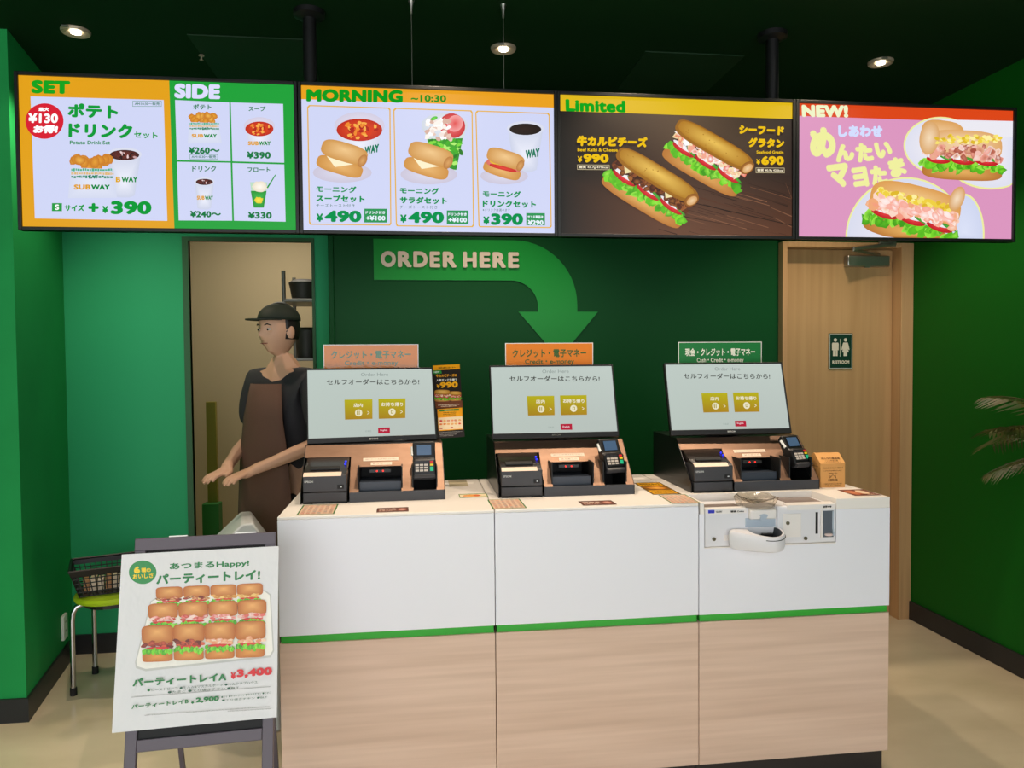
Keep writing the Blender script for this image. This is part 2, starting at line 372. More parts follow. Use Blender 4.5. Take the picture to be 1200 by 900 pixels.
# kitchen behind the doorway
struct(MB().box(-2.2, .4, 5.7, 5.8, 0, 2.6).build('wall_kitchen_rear', CREAMW))
struct(MB().box(-2.3, -2.2, 4.25, 5.8, 0, 2.6).box(.4, .5, 4.25, 5.8, 0, 2.6).build('wall_kitchen_sides', CREAMW))
struct(MB().box(-2.3, .5, 4.25, 5.8, 2.6, 2.7).build('ceiling_kitchen', mat('kitchen_ceiling', (200, 190, 170), .8)))
# restroom door
d = bpy.data.objects.new('door_1', None); COL.objects.link(d); d.location = (2.0, 3.95, 0); struct(d)
MB().box(0, .028, 0, .13, 0, 2.134).box(.70, .778, 0, .13, 0, 2.134).box(.028, .70, 0, .13, 2.106, 2.134).build('door_frame', OAKF, d, bevel=.002)
MB().box(.70, .712, -.006, .004, 0, 2.11).build('frame_bead', OAKF, d, bevel=.001)
MB().box(.03, .698, .075, .115, .008, 2.104).build('door_leaf', OAKV, d, bevel=.002)
cl = MB().box(.40, .655, .03, .075, 2.005, 2.066).build('door_closer', ALU, d, bevel=.006)
MB().box(.50, .53, .026, .032, 1.998, 2.01).build('screw_cap', ALU, cl)
MB().box(-.006, .01, -.006, .006, -.013, .013).build('arm_knuckle', ALU, cl, bevel=.003, loc=(.385, -.05, 2.088))
a = MB().tube([(.385, -.05, 2.09), (.63, -.03, 2.12)], .010, 8).tube([(.385, -.05, 2.083), (.60, .05, 2.075)], .008, 8).build('closer_arm', ALU, d, smooth=True)
MB().box(.56, .66, -.018, .002, 2.112, 2.14).build('arm_bracket', ALU, d, bevel=.003)
MB().cyl((.075, .075, 1.0), (.075, .03, 1.0), .012).tube([(.075, .035, 1.0), (.14, .035, 1.0)], .010, 10).build('door_handle', ALU, d, smooth=True)
# ceiling access panel and small ceiling fittings
h = struct(MB().box(-.93, -.45, 3.32, 3.80, 2.855, 2.8605).build('trim_3', mat('ceiling_hatch', (8, 46, 18), .6)))
struct(MB().box(1.02, 1.48, 3.29, 3.75, 2.855, 2.8605).build('trim_4', mat('ceiling_hatch', (8, 46, 18), .6)))
t = empty('ceiling_sprinkler', (-.93, 3.53, 2.855), 'tiny pale sprinkler head under the dark ceiling above the SET menu screen', 'sprinkler')
MB().cyl((0, 0, 0), (0, 0, -.004), .012, 14).build('plate', TRIMR, t); MB().cyl((0, 0, -.004), (0, 0, -.02), .004, 8).cyl((0, 0, -.02), (0, 0, -.022), .009, 10).build('nozzle', TRIMR, t)
# ------------------------------------------------------------------ DOWNLIGHTS
def downlight(x, y, label, power, angle=105):
    t = empty('downlight', (x, y, 2.86), label, 'ceiling light', 'recessed downlights')
    MB().lathe([(.010, -.001), (.021, -.002), (.036, -.008), (.052, -.012), (.056, -.006), (.056, 0.0)], n=28).build('trim_ring', TRIMR, t, smooth=True)
    MB().lathe([(.020, -.0085), (.020, -.011), (.0, -.012)], n=20).build('lens', LAMPG, t, smooth=True)
    MB().box(-.03, -.004, -.062, -.055, -.010, -.004).build('spring_clip', ALU, t)
    spot(x, y, 2.84, power, angle)
downlight(-1.37, 3.335, 'small glowing ceiling downlight above the SET menu screen, leftmost', SPOT_BACK)
downlight(.391, 3.322, 'small glowing ceiling downlight above the MORNING menu screen, beside a hanging wire', SPOT_BACK)
downlight(2.14, 3.292, 'small glowing ceiling downlight at right, above the pink menu screen', SPOT_BACK)
for x, s in ((-.75, 'poster stand'), (.1, 'left kiosk'), (.85, 'middle kiosk'), (1.6, 'right kiosk')):
    downlight(x, 1.9 if x < -.5 else 2.66, 'ceiling downlight above and in front of the %s, above the picture' % s, SPOT_FRONT, 90)
# ------------------------------------------------------------------ MENU SCREENS
SW, SH = .941, .529
SCR = art_mat('menu_screen_glow', True, .35, .25)
def menu(x0, A, label, bracket_x):
    t = empty('menu_screen', (x0, 2.88, 1.983), label, 'menu screen', 'menu screens hung in a row')
    B = .0125
    mb = MB().box(-B, 0, -.006, .03, -B, SH+B).box(SW, SW+B, -.006, .03, -B, SH+B).box(0, SW, -.006, .03, -B, 0).box(0, SW, -.006, .03, SH, SH+B)
    mb.box(-B, SW+B, .004, .03, -B, SH+B)
    mb.build('bezel', CASE, t, bevel=.0015)
    MB().box(.10, SW-.10, .03, .065, .06, SH-.06).build('rear_housing', BLACK, t, bevel=.008)
    o = A.build('display', SCR, t); o.location = (0, .0025, SH)
    MB().box(bracket_x-.06, bracket_x+.06, .065, .10, .08, .34).build('wall_bracket', BLACK, t, bevel=.002)
    return t
W_ = 'd0d6f6'; G = '149a3a'; YE = 'e3a008'
# screen 1
A = Art(SW, SH, sep=False, grid=[(70, 62), (1147, 97), (1163, 668), (95, 660)])
A.rect(0, 0, 1300, 800, YE); A.poly([(648, 70), (1300, 70), (1300, 800), (676, 800), (676, 667)], '12a034')
A.text('SET', 119, 80, 266, 133, '16a020', .07, 3)
A.poly([(117, 145), (628, 157), (648, 634), (140, 627)], W_)
A.ring(507, 161, 620, 183, 1.5, '3c8c60'); A.text('AM10:30〜販売', 515, 166, 612, 178, '3c7c60', .02)
A.blob(171, 242, 72, 70, 'd8102c', n=40); A.text('最大', 148, 188, 188, 203, 'ffffff', .05); A.text('¥130', 110, 211, 222, 250, 'ffffff', .05); A.text('お得!', 127, 257, 220, 290, 'ffffff', .06, slant=4)
A.text('ポテト', 258, 170, 452, 226, G, .045, 6); A.text('ドリンク', 262, 248, 508, 305, G, .045, 4); A.text('セット', 514, 281, 606, 306, G, .03, 4)
A.text('Potato Drink Set', 268, 318, 422, 333, '2c8c50', .03)
cup(A, 478, 372, 542, 64, 42); brand(A, 446, 460, 530, 482, 'BWAY')
wedges(A, 352, 404, 150); bag(A, 268, 425, 445, 546)
A.rect(204, 566, 242, 598, G); A.text('S', 215, 571, 231, 593, 'ffffff', .04)
A.text('サイズ', 252, 571, 327, 597, G, .04); A.text('+', 342, 565, 382, 600, G, .06); A.text('¥', 396, 576, 418, 605, G, .05); A.text('390', 428, 556, 586, 609, G, .06)
A.text('SIDE', 670, 92, 851, 150, 'dcdcff', .07, 4)
for p in ([(673, 157), (888, 166), (896, 397), (683, 393)], [(894, 166), (1105, 171), (1112, 402), (903, 397)], [(683, 400), (896, 403), (905, 632), (693, 632)], [(903, 404), (1112, 409), (1120, 635), (912, 632)]): A.poly(p, W_)
A.text('ポテト', 744, 173, 817, 194, '1f7a44', .02); A.text('スープ', 966, 180, 1034, 200, '1f7a44', .02); A.text('ドリンク', 744, 415, 838, 438, '1f7a44', .02); A.text('フロート', 964, 420, 1055, 440, '1f7a44', .02)
wedges(A, 785, 232, 100, 8); bag(A, 727, 244, 855, 328); soup(A, 1010, 265, 58)
brand(A, 965, 318, 1056, 334, None, 0)
cup(A, 793, 478, 588, 38, 27); brand(A, 764, 534, 828, 550)
A.poly([(975, 480), (1045, 480), (1032, 580), (990, 580)], 'b8dcc0', 'd8ecd8'); A.poly([(978, 514), (1042, 514), (1031, 580), (991, 580)], '18902c', '40c050')
A.blob(1014, 498, 30, 22, 'ece0c8', 'fffaf0', jit=.1); A.blob(1010, 550, 18, 12, 'e8d028', 'f8e850', jit=.2); A.poly([(1042, 500), (1076, 449), (1079, 451), (1047, 504)], '189830')
A.text('¥260〜', 729, 342, 852, 369, '1f7a44', .05); A.ring(734, 371, 845, 390, 1.5, '3c8c60'); A.text('AM10:30〜販売', 741, 374, 838, 386, '3c7c60', .02)
A.text('¥390', 961, 359, 1057, 387, '1f7a44', .05); A.text('¥240〜', 738, 594, 860, 620, '1f7a44', .05); A.text('¥330', 968, 597, 1064, 624, '1f7a44', .05)
menu(-1.378, A, 'left menu screen with yellow SET and green SIDE panels', SW+.05-.09)
# screen 2
A = Art(SW, SH, sep=False, grid=[(50, 73), (1157, 110), (1157, 728), (67, 720)])
A.rect(0, 0, 1300, 800, W_); A.poly([(40, 60), (1170, 100), (1170, 169), (40, 134)], 'eaa010')
A.text('MORNING', 72, 88, 485, 145, '109a20', .07, 4); A.text('~10:30', 520, 112, 675, 143, '2a9228', .04, 2)
for k, (x0, y0, x1, y1) in enumerate(((76, 160, 432, 697), (444, 171, 792, 702), (804, 182, 1139, 704))): 
    A.poly([(x0+8, y0), (x1-6, y0+10), (x1, y0+18), (x1+6, y1-8), (x1, y1), (x0+18, y1-2), (x0+13, y1-10), (x0, y0+9)], 'e6b040'); x0 += 5; x1 -= 5; y0 += 5; y1 -= 5
    A.poly([(x0+8, y0), (x1-6, y0+10), (x1, y0+18), (x1+6, y1-8), (x1, y1), (x0+18, y1-2), (x0+13, y1-10), (x0, y0+9)], W_)
soup(A, 299, 262, 100); A.text('WAY', 322, 345, 383, 382, '1c7a5a', .06, -14)
A.poly([(568, 230), (768, 235), (718, 450), (622, 440)], 'cfe0da', 'e6eeee'); A.poly([(592, 310), (748, 305), (720, 446), (640, 440)], '1c8a1c', '50c030')
random.seed(9)
for k in range(40): A.blob(random.uniform(600, 745), random.uniform(310, 420), 14, 8, random.choice(['3cb01c', '7cdc3c', '187818', 'b0f070']), None, random.uniform(0, 180), .3, 7)
A.blob(668, 250, 102, 58, 'd0d8e4', 'e8ecf4'); A.blob(702, 250, 58, 54, 'c8202c', 'f07070', 30); A.blob(714, 240, 34, 38, 'f4a0a0', 'e04848', 30)
for k in range(46): A.blob(random.uniform(590, 700), random.uniform(226, 310), 13, 9, random.choice(['fff4ec', 'e8c8b8', 'ffffff', 'd8b0a0', 'f4e4dc']), None, random.uniform(0, 180), .3, 8)
A.blob(622, 218, 16, 8, '3cb828', '70e050', -20); cup(A, 1028, 262, 455, 80, 50, ('1c0f0a', '2a1810'), ice=False); A.text('WAY', 1028, 358, 1092, 396, '1c7a5a', .06, -10)
toast(A, 228, 395, 202); toast(A, 600, 402, 200); toast(A, 932, 416, 172, True)
GG = '12924e'
for x, a, b, c_, d_, dy in ((118, 'モーニング', 'スープセット', 'チーズトースト付き', '490', 0), (474, 'モーニング', 'サラダセット', 'チーズトースト付き', '490', 5), (836, 'モーニング', 'ドリンクセット', '※ドリンクは選べます', '390', 18)):
    A.text(a, x, 520+dy, x+170, 549+dy, GG, .035, 3); A.text(b, x, 561+dy*1.1, x+(205 if dy < 10 else 238), 592+dy*1.1, GG, .04, 3)
    A.text(c_, x, 601+dy, x+(163 if dy < 10 else 122), 616+dy-(3 if dy > 10 else 0), '2c6c54', 0); A.text('¥', x+2, 645+dy*.5, x+30, 682+dy*.5, GG, .05); A.text(d_, x+36, 631+dy*.5, x+192 if dy < 10 else x+180, 683+dy*.5, GG, .06)
for x0, y0, x1, y1, a, b in ((322, 622, 419, 684, 'ドリンク付き', '+¥100'), (678, 628, 773, 688, 'ドリンク付き', '+¥100'), (1030, 638, 1114, 692, 'サンド単品は', '¥290')):
    A.rect(x0, y0, x1, y1, GG); A.text(a, x0+6, y0+10, x1-8, y0+24, 'e8f4ff', .04); A.text(b, x0+7, y0+31, x1-7, y0+53, 'e8f4ff', .05)
menu(-.410, A, 'menu screen with the yellow MORNING banner and three meal sets', .40)
# screen 3
A = Art(SW, SH, sep=False, grid=[(72, 78), (1165, 110), (1143, 745), (62, 740)])
A.grad([(0, 100), (600, 100), (600, 460), (0, 460)], ['17140f', '66523e', '4a3428', '0f0f0e'])
A.grad([(600, 100), (1200, 100), (1200, 460), (600, 460)], ['66523e', '1d1512', '2a1a14', '4a3428'])
A.grad([(0, 460), (600, 460), (600, 800), (0, 800)], ['0f0f0e', '4a3428', '6a4430', '14110f'])
A.grad([(600, 460), (1200, 460), (1200, 800), (600, 800)], ['4a3428', '2a1a14', '5a3422', '6a4430'])
R = random.Random(4)
for k in range(46):
    x = R.uniform(480, 1150); y = R.uniform(470, 740); L = R.uniform(60, 260); A.poly([(x, y), (min(x+L, 1150), y+L*.28), (min(x+L, 1150), y+L*.28+R.uniform(2, 5)), (x, y+2)], R.choice(['3a2015', '7a5038', '2c1810', '8a5c42', '54301f']))
for y in (560, 640): A.poly([(560, y), (1160, y+130), (1160, y+134), (560, y+3)], '1c0e09')
A.poly([(60, 70), (1170, 108), (1170, 186), (60, 155)], 'e0b80c'); A.text('Limited', 96, 99, 370, 157, '10a420', .055, 5)
sub_roll(A, 752, 375, 400, 235, 30, ['f4a890', 'fce0d8', 'ffffff', 'e86850', 'f8e8b0', 'f4c0b0'], 7, bun=('b07818', 'ecc258'))
sub_roll(A, 476, 520, 420, 235, 32, ['5a2a14', '8a4a24', '3a180c', 'a0602c', '6c3418'], 11, True, bun=('b07a1a', 'f0c65c'))
YY = 'eec018'
A.text('牛カルビチーズ', 141, 272, 464, 322, YY, .06, 6, slant=4); A.text('Beef Kalbi & Cheese', 145, 332, 328, 348, YY, .03); A.text('¥', 145, 371, 165, 400, YY, .05); A.text('990', 171, 359, 286, 401, YY, .06)
A.ring(142, 411, 289, 435, 2, 'd8c8a0'); A.text('糖質 43.7g 475kcal', 149, 416, 283, 431, 'e8dcc0', .03)
A.text('シーフード', 900, 217, 1117, 259, YY, .06, 6, slant=3); A.text('グラタン', 942, 276, 1116, 322, YY, .06, 4, slant=3); A.text('Seafood Gratin', 982, 338, 1112, 352, YY, .03); A.text('¥', 980, 378, 998, 404, YY, .05); A.text('690', 1004, 364, 1113, 406, YY, .06)
A.ring(976, 419, 1115, 444, 2, 'd8c8a0'); A.text('糖質 40.9g 422kcal', 983, 424, 1109, 439, 'e8dcc0', .03)
menu(.556, A, 'menu screen with dark wood background and yellow Limited banner', .90)
# screen 4
A = Art(SW, SH, sep=False, grid=[(87, 120), (1153, 165), (1130, 815), (60, 803)])
PK = 'dc96c0'
A.rect(0, 0, 1300, 900, PK); A.poly([(60, 110), (1160, 150), (1160, 229), (60, 183)], 'dc4410'); A.text('NEW!', 101, 127, 325, 190, 'eef4c8', .07, 4)
A.text('しあわせ', 273, 233, 491, 292, 'd2dcff', .06, 2); YL = 'eeee9e'
for s_, x0, y0, x1, y1 in (('め', 130, 244, 258, 400), ('ん', 252, 328, 348, 418), ('た', 356, 322, 440, 420), ('い', 450, 316, 534, 400), ('マ', 215, 428, 322, 552), ('ヨ', 334, 446, 412, 550), ('た', 424, 436, 508, 540), ('ま', 516, 396, 600, 496)):
    A.text(s_, x0, y0, x1, y1, YL, .062, ang=-8 if s_ != 'ま' else -14)
A.blob(780, 340, 188, 148, YL, n=44); A.blob(1030, 400, 230, 162, YL, n=44); A.blob(782, 340, 181, 141, 'dfe0f0', 'f4f0f4', n=44); A.blob(1034, 398, 224, 155, 'dfe0f0', 'f4f0f4', n=44)
A.poly([(790, 206), (1200, 218), (1200, 300), (790, 300)], 'eceaf2')
A.blob(600, 820, 310, 322, YL, n=50); A.blob(892, 780, 100, 198, YL, n=40); A.blob(600, 822, 302, 315, 'd9dcee', 'f0ecf4', n=50); A.blob(890, 782, 93, 190, 'cfd6f0', 'dce2f8', n=40)
FM = ['f4c0b4', 'f0a090', 'f8dcd0', 'c87860', 'e8b090', 'a85040']
A.blob(790, 285, 110, 75, 'dca058', 'f4d0a0', 8, e=3); sub_roll(A, 890, 390, 410, 250, 3, FM, 21, top=False, open_=True, bun=('e0a868', 'f6d8b0'), size=.1)
A.blob(722, 300, 50, 85, 'dba668', 'f6dcb8', 10)
for k in range(60): A.blob(random.uniform(750, 1080), random.uniform(275, 312)+14, 12, 9, random.choice(['f0d040', 'f8e470', 'e0b828', 'fff0a0']), None, 0, .3, 7)
sub_roll(A, 630, 690, 470, 290, 14, ['f8b8a0', 'fcd8c8', 'f49880', 'fff0e8', 'f0a878'], 23, top=False, open_=True, bun=('dc9c50', 'f2c888'), size=.11)
for k in range(70):
    s_ = random.uniform(-.42, .42); A.blob(*pr(630, 622, s_*470, random.uniform(-24, 12), 14), 15, 12, random.choice(['f0d040', 'f8e470', 'e0b828', 'fff0a0']), None, 0, .3, 7)
for k in range(36):
    s_ = random.uniform(-.4, .4); A.blob(*pr(630, 660, s_*470, random.uniform(-22, 22), 14), 24, 15, random.choice(['fcc8bc', 'f8a898', 'ffe4dc']), random.choice(['fff0ec', 'f8b8a8']), random.uniform(0, 60), .15, 10)
A.blob(850, 610, 36, 66, 'd8a060', 'f6dfc0', 24)
menu(1.524, A, 'rightmost menu screen, pink with orange NEW! banner', .20)
# ceiling poles and wires carrying the screens
def pole(x, label):
    t = empty('ceiling_pole', (x, 3.06, 2.86), label, 'pole', 'black poles carrying the menu screens')
    MB().lathe([(.06, 0), (.06, -.02), (.034, -.03)], n=28).build('mount_disc', BLACK, t, smooth=True)
    MB().cyl((0, 0, -.02), (0, 0, -.84), .026, 20).build('tube', BLACK, t, smooth=True)
    MB().box(-.10, .10, -.048, -.026, -.72, -.40).build('mounting_plate', BLACK, t, bevel=.002)
pole(1.50, 'thick black ceiling pole behind the join of the Limited and NEW! screens')
pole(-.40, 'thick black ceiling pole behind the join of the SET and MORNING screens')
def wire(x, z, label):
    t = empty('hanging_wire', (x, 2.925, 2.86), label, 'wire', 'thin steel wires holding the MORNING screen')
    MB().cyl((0, 0, 0), (0, 0, z-2.86), .0014, 6).build('cable', ALU, t)
    MB().lathe([(.012, 0), (.007, -.02), (.004, -.05)], n=12).build('gripper', ALU, t, smooth=True)
    MB().box(-.02, .02, -.01, .02, z-2.86-.015, z-2.86).build('eye_plate', BLACK, t)
wire(-.005, 2.525, 'thin steel wire above the MORNING heading'); wire(.345, 2.525, 'thin steel wire passing beside the middle downlight')
# ------------------------------------------------------------------ ORDER HERE arrow
t = empty('order_arrow', (0, 3.994, 0), 'glossy green arrow on the wall reading ORDER HERE, pointing down', 'wall sign')
pts = [(-.217, 2.13), (.52, 2.13)]
for k in range(1, 15):
    a = PI/2*k/14; pts.append((.52+.338*math.sin(a), 1.79+.34*math.cos(a)))
pts += [(.858, 1.752), (.972, 1.752), (.757, 1.50), (.539, 1.752), (.645, 1.752)]
for k in range(13, -1, -1):
    a = PI/2*k/14; pts.append((.50+.145*math.sin(a), 1.775+.143*math.cos(a)))
pts += [(-.217, 1.918)]
MB().prism(pts, 0, .005, 'y').build('arrow_sheet', mat('glossy_green_vinyl', (16, 148, 54), .42, spec=.3, coat=.0, bump=((30, 60, 14), .14, .004)), t)
for ch, a, b in (('O', -.170, -.097), ('R', -.088, -.020), ('D', -.012, .058), ('E', .068, .120), ('R', .132, .200), ('H', .232, .300), ('E', .314, .368), ('R', .380, .446), ('E', .458, .512)):
    v, f = glyphs(ch, .05); n = len(v)
    vs = [(a*1.06+(b-a)*1.06*p, -.010-1e-5*(10*i//n), 2.066-.082*q) for i, (p, q) in enumerate(v)]+[(a*1.06+(b-a)*1.06*p, 0, 2.066-.082*q) for p, q in v]
    ed = {}
    for g in f:
        for i in range(len(g)): ed[(g[i], g[(i+1) % len(g)])] = 1
    side = [(i, j, j+n, i+n) for i, j in ed if (j, i) not in ed]
    MB().add(vs, list(f)+[tuple(i+n for i in g[::-1]) for g in f]+side).build('letter', LETTER, t)
# ------------------------------------------------------------------ COUNTER UNITS
def counter(x0, x1, label, notch=False):
    t = empty('counter_unit', (x0, 2.48, 0), label, 'counter', 'counter units side by side'); W = x1-x0; g = .0012; D = .66
    MB().box(g, W-g, .035, D-.02, 0, .085).build('toe_kick', KICK, t)
    MB().box(g, W-g, 0, D-.02, .085, .587).build('wood_panel', OAKH, t, bevel=.0015)
    MB().box(g+.004, W-g-.004, .008, D-.02, .587, .612).build('green_strip', STRIP, t)
    if not notch:
        MB().box(g, W-g, 0, D-.02, .612, .990).build('white_panel', WHITE, t, bevel=.002)
        MB().box(g, W-g, 0, D, .9901, 1.0).build('worktop', [TOPW], t, bevel=.0025)
    else:
        mb = MB().box(g, W-g, 0, D-.02, .612, .842).box(g, .019, 0, D-.02, .842, .962).box(.502, W-g, 0, D-.02, .842, .962).box(.019, .502, .19, D-.02, .842, .962)
        mb.build('white_panel', WHITE, t)
        MB().box(.004, .019, 0, .17, .962, 1.0).box(.502, W-g, 0, .17, .962, 1.0).box(g, W-g, .17, D, .9625, 1.0).build('worktop', TOPW, t, bevel=.0015)
        MB().box(.019, .502, .0, .19, .8425, .846).build('recess_floor', TOPW, t)
    return t
counter(-.452, .249, 'left white and wood counter unit behind the poster stand'); counter(.249, .955, 'middle white and wood counter unit between the other two'); counter(.955, 1.662, 'right white and wood counter unit with the coin machine set in', True)
# ------------------------------------------------------------------ KIOSKS
KW = .505
def sl(x, t_, o=0):   # point on the slanted face: t_ 0 = lip, 1 = top edge, o = offset outwards
    return (x, .165*t_-.68*o, .035+.152*t_+.73*o)
def plate_piece(mb, x0, x1, t0, t1, th=.003, mi=0):
    vs = [sl(x, t_, o) for o in (0, -th) for t_ in (t0, t1) for x in (x0, x1)]
    mb.add(vs, [(0, 1, 3, 2), (4, 6, 7, 5), (0, 4, 5, 1), (2, 3, 7, 6), (0, 2, 6, 4), (1, 5, 7, 3)], mi)
kscreen = None
def kiosk_art():
    A = Art(.480, .266, [(92, 175), (675, 165), (703, 487), (94, 508)], sep=False)
    A.grad([(80, 150), (720, 150), (720, 520), (80, 520)], ['c6d3cc', 'c9d5ce', 'bec8c2', 'c0ccc4'])
    A.text('Order Here', 338, 186, 466, 203, '8c9894', -.006, -2)
    A.text('セルフオーダーはこちらから!', 180, 218, 617, 246, '333330', .012, -3)
    for x0, y0, x1, y1 in ((261, 319, 393, 416), (421, 314, 552, 412)):
        A.grad([(x0, y0), (x1, y0-3), (x1+1, y1-4), (x0+3, y1)], ['bcb410', 'c0b614', 'b48a18', 'ac8414'])
        cx = (x0+x1)/2+1; cy = y0+64; A.blob(cx, cy, 17, 17, 'f2eccc', n=24); A.text('>', x1-24, cy-9, x1-13, cy+8, 'f6f0d0', .0)
    A.rect(320, 373, 325, 393, 'b09a18'); A.rect(329, 373, 333, 393, 'b09a18'); A.rect(482, 370, 494, 386, 'b09a18'); A.rect(485, 373, 491, 383, 'f2eccc')
    A.text('店内', 304, 336, 347, 355, 'f6f0d8', .02); A.text('お持ち帰り', 436, 331, 540, 351, 'f6f0d8', .02)
    A.poly([(421, 455), (478, 453), (479, 482), (422, 483)], 'bc1036'); A.text('English', 432, 463, 466, 473, 'f4d8dc', .02); A.text('日本語', 361, 467, 388, 476, '9aa8a2', 0)
    return A
SCRK = art_mat('kiosk_screen_glow', True, .22, .3, es=.9)
t = empty('self_order_kiosk', (0, 0, 0), '', 'kiosk', 'self order kiosks on the counter'); kiosk0 = t
prof = [(0, 0), (.45, 0), (.45, .185), (.165, .187), (0, .035)]
MB().prism(prof, 0, .003).prism(prof, KW-.003, KW).box(0, KW, .165, .45, .184, .187).box(0, KW, .447, .45, 0, .185).build('housing', SIDEB, t, bevel=.001)
mb = MB()
plate_piece(mb, .003, .168, .74, 1); plate_piece(mb, .168, .200, 0, 1); plate_piece(mb, .200, .350, .52, 1); plate_piece(mb, .350, .392, 0, 1); plate_piece(mb, .392, .474, .42, 1); plate_piece(mb, .474, KW-.003, 0, 1)
mb.build('face_plate', PLATE, t)
MB().box(.168, KW-.003, 0, .006, 0, .036).box(.168, KW-.003, .006, .012, .030, .036).build('front_lip', LIP, t, bevel=.001)
MB().box(.003, KW-.003, .20, .203, 0, .184).box(.196, .200, .01, .2, .005, .12).box(.350, .354, .01, .2, .005, .12).box(.388, .392, .01, .2, .005, .12).box(.474, .478, .01, .2, .005, .12).box(.003, KW-.003, .01, .2, .002, .006).build('inner_box', VOID, t)
s = MB().box(.202, .348, .030, .040, .006, .066).box(.202, .348, .040, .17, .060, .064).build('scanner_tray', TRAY, t)
b = MB().box(.235, .312, .078, .10, .092, .104).build('scanner_bar', BLACK, t, bevel=.001)
MB().cyl((.262, .0775, .098), (.262, .0765, .098), .0028, 10).cyl((.284, .0775, .098), (.284, .0765, .098), .0028, 10).build('red_light', mat('red_led', (255, 40, 30), .4, emit=(255, 30, 20), es=2.5), b)
# stuck-on labels in the slanted face plane
def slab_label(name, x0, x1, t0, t1, txt, parent):
    mb = MB(); plate_piece(mb, x0, x1, t0, t1, .0004); o = mb.build(name, CREAM, parent); o.location = (0, -.0006, .0006)
    v, f = glyphs(txt, 0); mb = MB(); mb.add([sl(x0+.008+(x1-x0-.016)*p, t1-.02-(t1-t0-.04)*q, .0014) for p, q in v], f); mb.build('print', KRAFTS, o)
slab_label('instruction_label', .212, .340, .635, .70, 'QRコード・クーポンをかざしてください', t); slab_label('instruction_label', .240, .316, .545, .605, '読 み 取 り 口', t)
# monitor: tilted back, its screen and foot
TI = math.radians(-17)
mo = bpy.data.objects.new('monitor', None); COL.objects.link(mo); mo.parent = t; mo.location = (-.018, .135, .200); mo.rotation_euler = (TI, 0, 0)
MW, MH = .49, .292
MB().box(0, MW, 0, .022, 0, .020).box(0, .005, 0, .022, .02, MH).box(MW-.005, MW, 0, .022, .02, MH).box(.005, MW-.005, 0, .022, MH-.006, MH).box(0, MW, .006, .022, 0, MH).box(.06, MW-.06, .022, .045, .03, .22).box(.20, .32, .045, .20, .06, .085).build('bezel', BEZEL, mo, bevel=.0012)
k = kiosk_art().build('display', SCRK, mo); k.location = (.005, .0055, .286)
v, f = glyphs('EPSON', .05); MB().add([(.228+.034*p, -.0006, .0135-.0065*q) for p, q in v], f).build('maker_mark', WHITEP, mo)
MB().box(.18, .34, .34, .355, .187, .29).box(.15, .37, .24, .42, .187, .194).build('monitor_foot', BLACK, t, bevel=.002)
K = [((-.410, 2.69, 1.0), 1.2), ((.285, 2.69, 1.0), 0), ((1.0, 2.675, 1.0), 0)]
KL = ['left self-order kiosk with tilted touch screen, in front of the blurred doorway', 'middle self-order kiosk with tilted touch screen, below the ORDER HERE arrow', 'right self-order kiosk with tilted touch screen, above the coin machine']
WH = ['left', 'middle', 'right']
kiosks = [kiosk0]; kiosk0.location = K[0][0]; kiosk0.rotation_euler = (0, 0, math.radians(K[0][1])); kiosk0['label'] = KL[0]
for i in (1, 2): kiosks.append(copy_tree(kiosk0, K[i][0], (0, 0, math.radians(K[i][1])), KL[i]))
for i, (ml, mr) in enumerate((((.003, .200, .190), (-16, 0, 7)), ((-.007, .130, .201), (-19, 0, 0)), ((-.028, .140, .201), (-17, 0, -1)))):
    for ch in kids(kiosks[i]):
        if ch.name.startswith('monitor') and ch.type == 'EMPTY': ch.location = ml; ch.rotation_euler = tuple(math.radians(q) for q in mr)
# receipt printer
p = empty('receipt_printer', K[0][0], 'charcoal receipt printer in the left kiosk, nearest the doorway', 'printer', 'receipt printers in the kiosks')
PX0, PX1 = .010, .160
MB().box(PX0, PX1, -.004, .17, .006, .040).build('paper_drawer', PRN, p, bevel=.003)
MB().prism([(-.004, .042), (-.006, .098), (.004, .104), (.19, .104), (.19, .042)], PX0, PX1).build('body', PRN, p, bevel=.003)
MB().prism([(.004, .104), (.03, .112), (.12, .146), (.17, .148), (.17, .104)], PX0, PX1).build('top_cover', PRNT, p, bevel=.002)
MB().prism([(.032, .1145), (.052, .122), (.052, .125), (.032, .118)], PX0+.022, PX1-.028).build('paper_slot', VOID, p)
MB().prism([(-.0065, .097), (.003, .1045), (.013, .1080), (.013, .1090), (.003, .106), (-.0075, .098)], PX0+.002, PX1-.018).build('label_strip', CREAM, p)
o = MB().box(PX0+.118, PX1-.010, -.0072, -.004, .052, .066).build('power_switch', VOID, p, bevel=.0006); MB().box(PX0+.128, PX0+.134, -.0078, -.007, .057, .061).build('switch_mark', GREYP, o)
v, f = glyphs('EPSON', .05); MB().add([(PX0+.006+.030*a, -.0068, .083-.0075*q) for a, q in v], f).build('maker_mark', WHITEP, p)
MB().cyl((PX0+.140, .085, .134), (PX0+.140, .084, .1375), .003, 10).cyl((PX0+.140, .065, .127), (PX0+.140, .064, .1305), .003, 10).build('status_light', mat('blue_led', (30, 50, 255), .4, emit=(30, 40, 255), es=2), p)
for x in (PX0, PX1-.03): MB().box(x, x+.03, -.002, .10, .0, .006).build('foot', VOID, p)
for i in (1, 2): copy_tree(p, K[i][0], None, 'charcoal receipt printer in the %s kiosk' % WH[i])
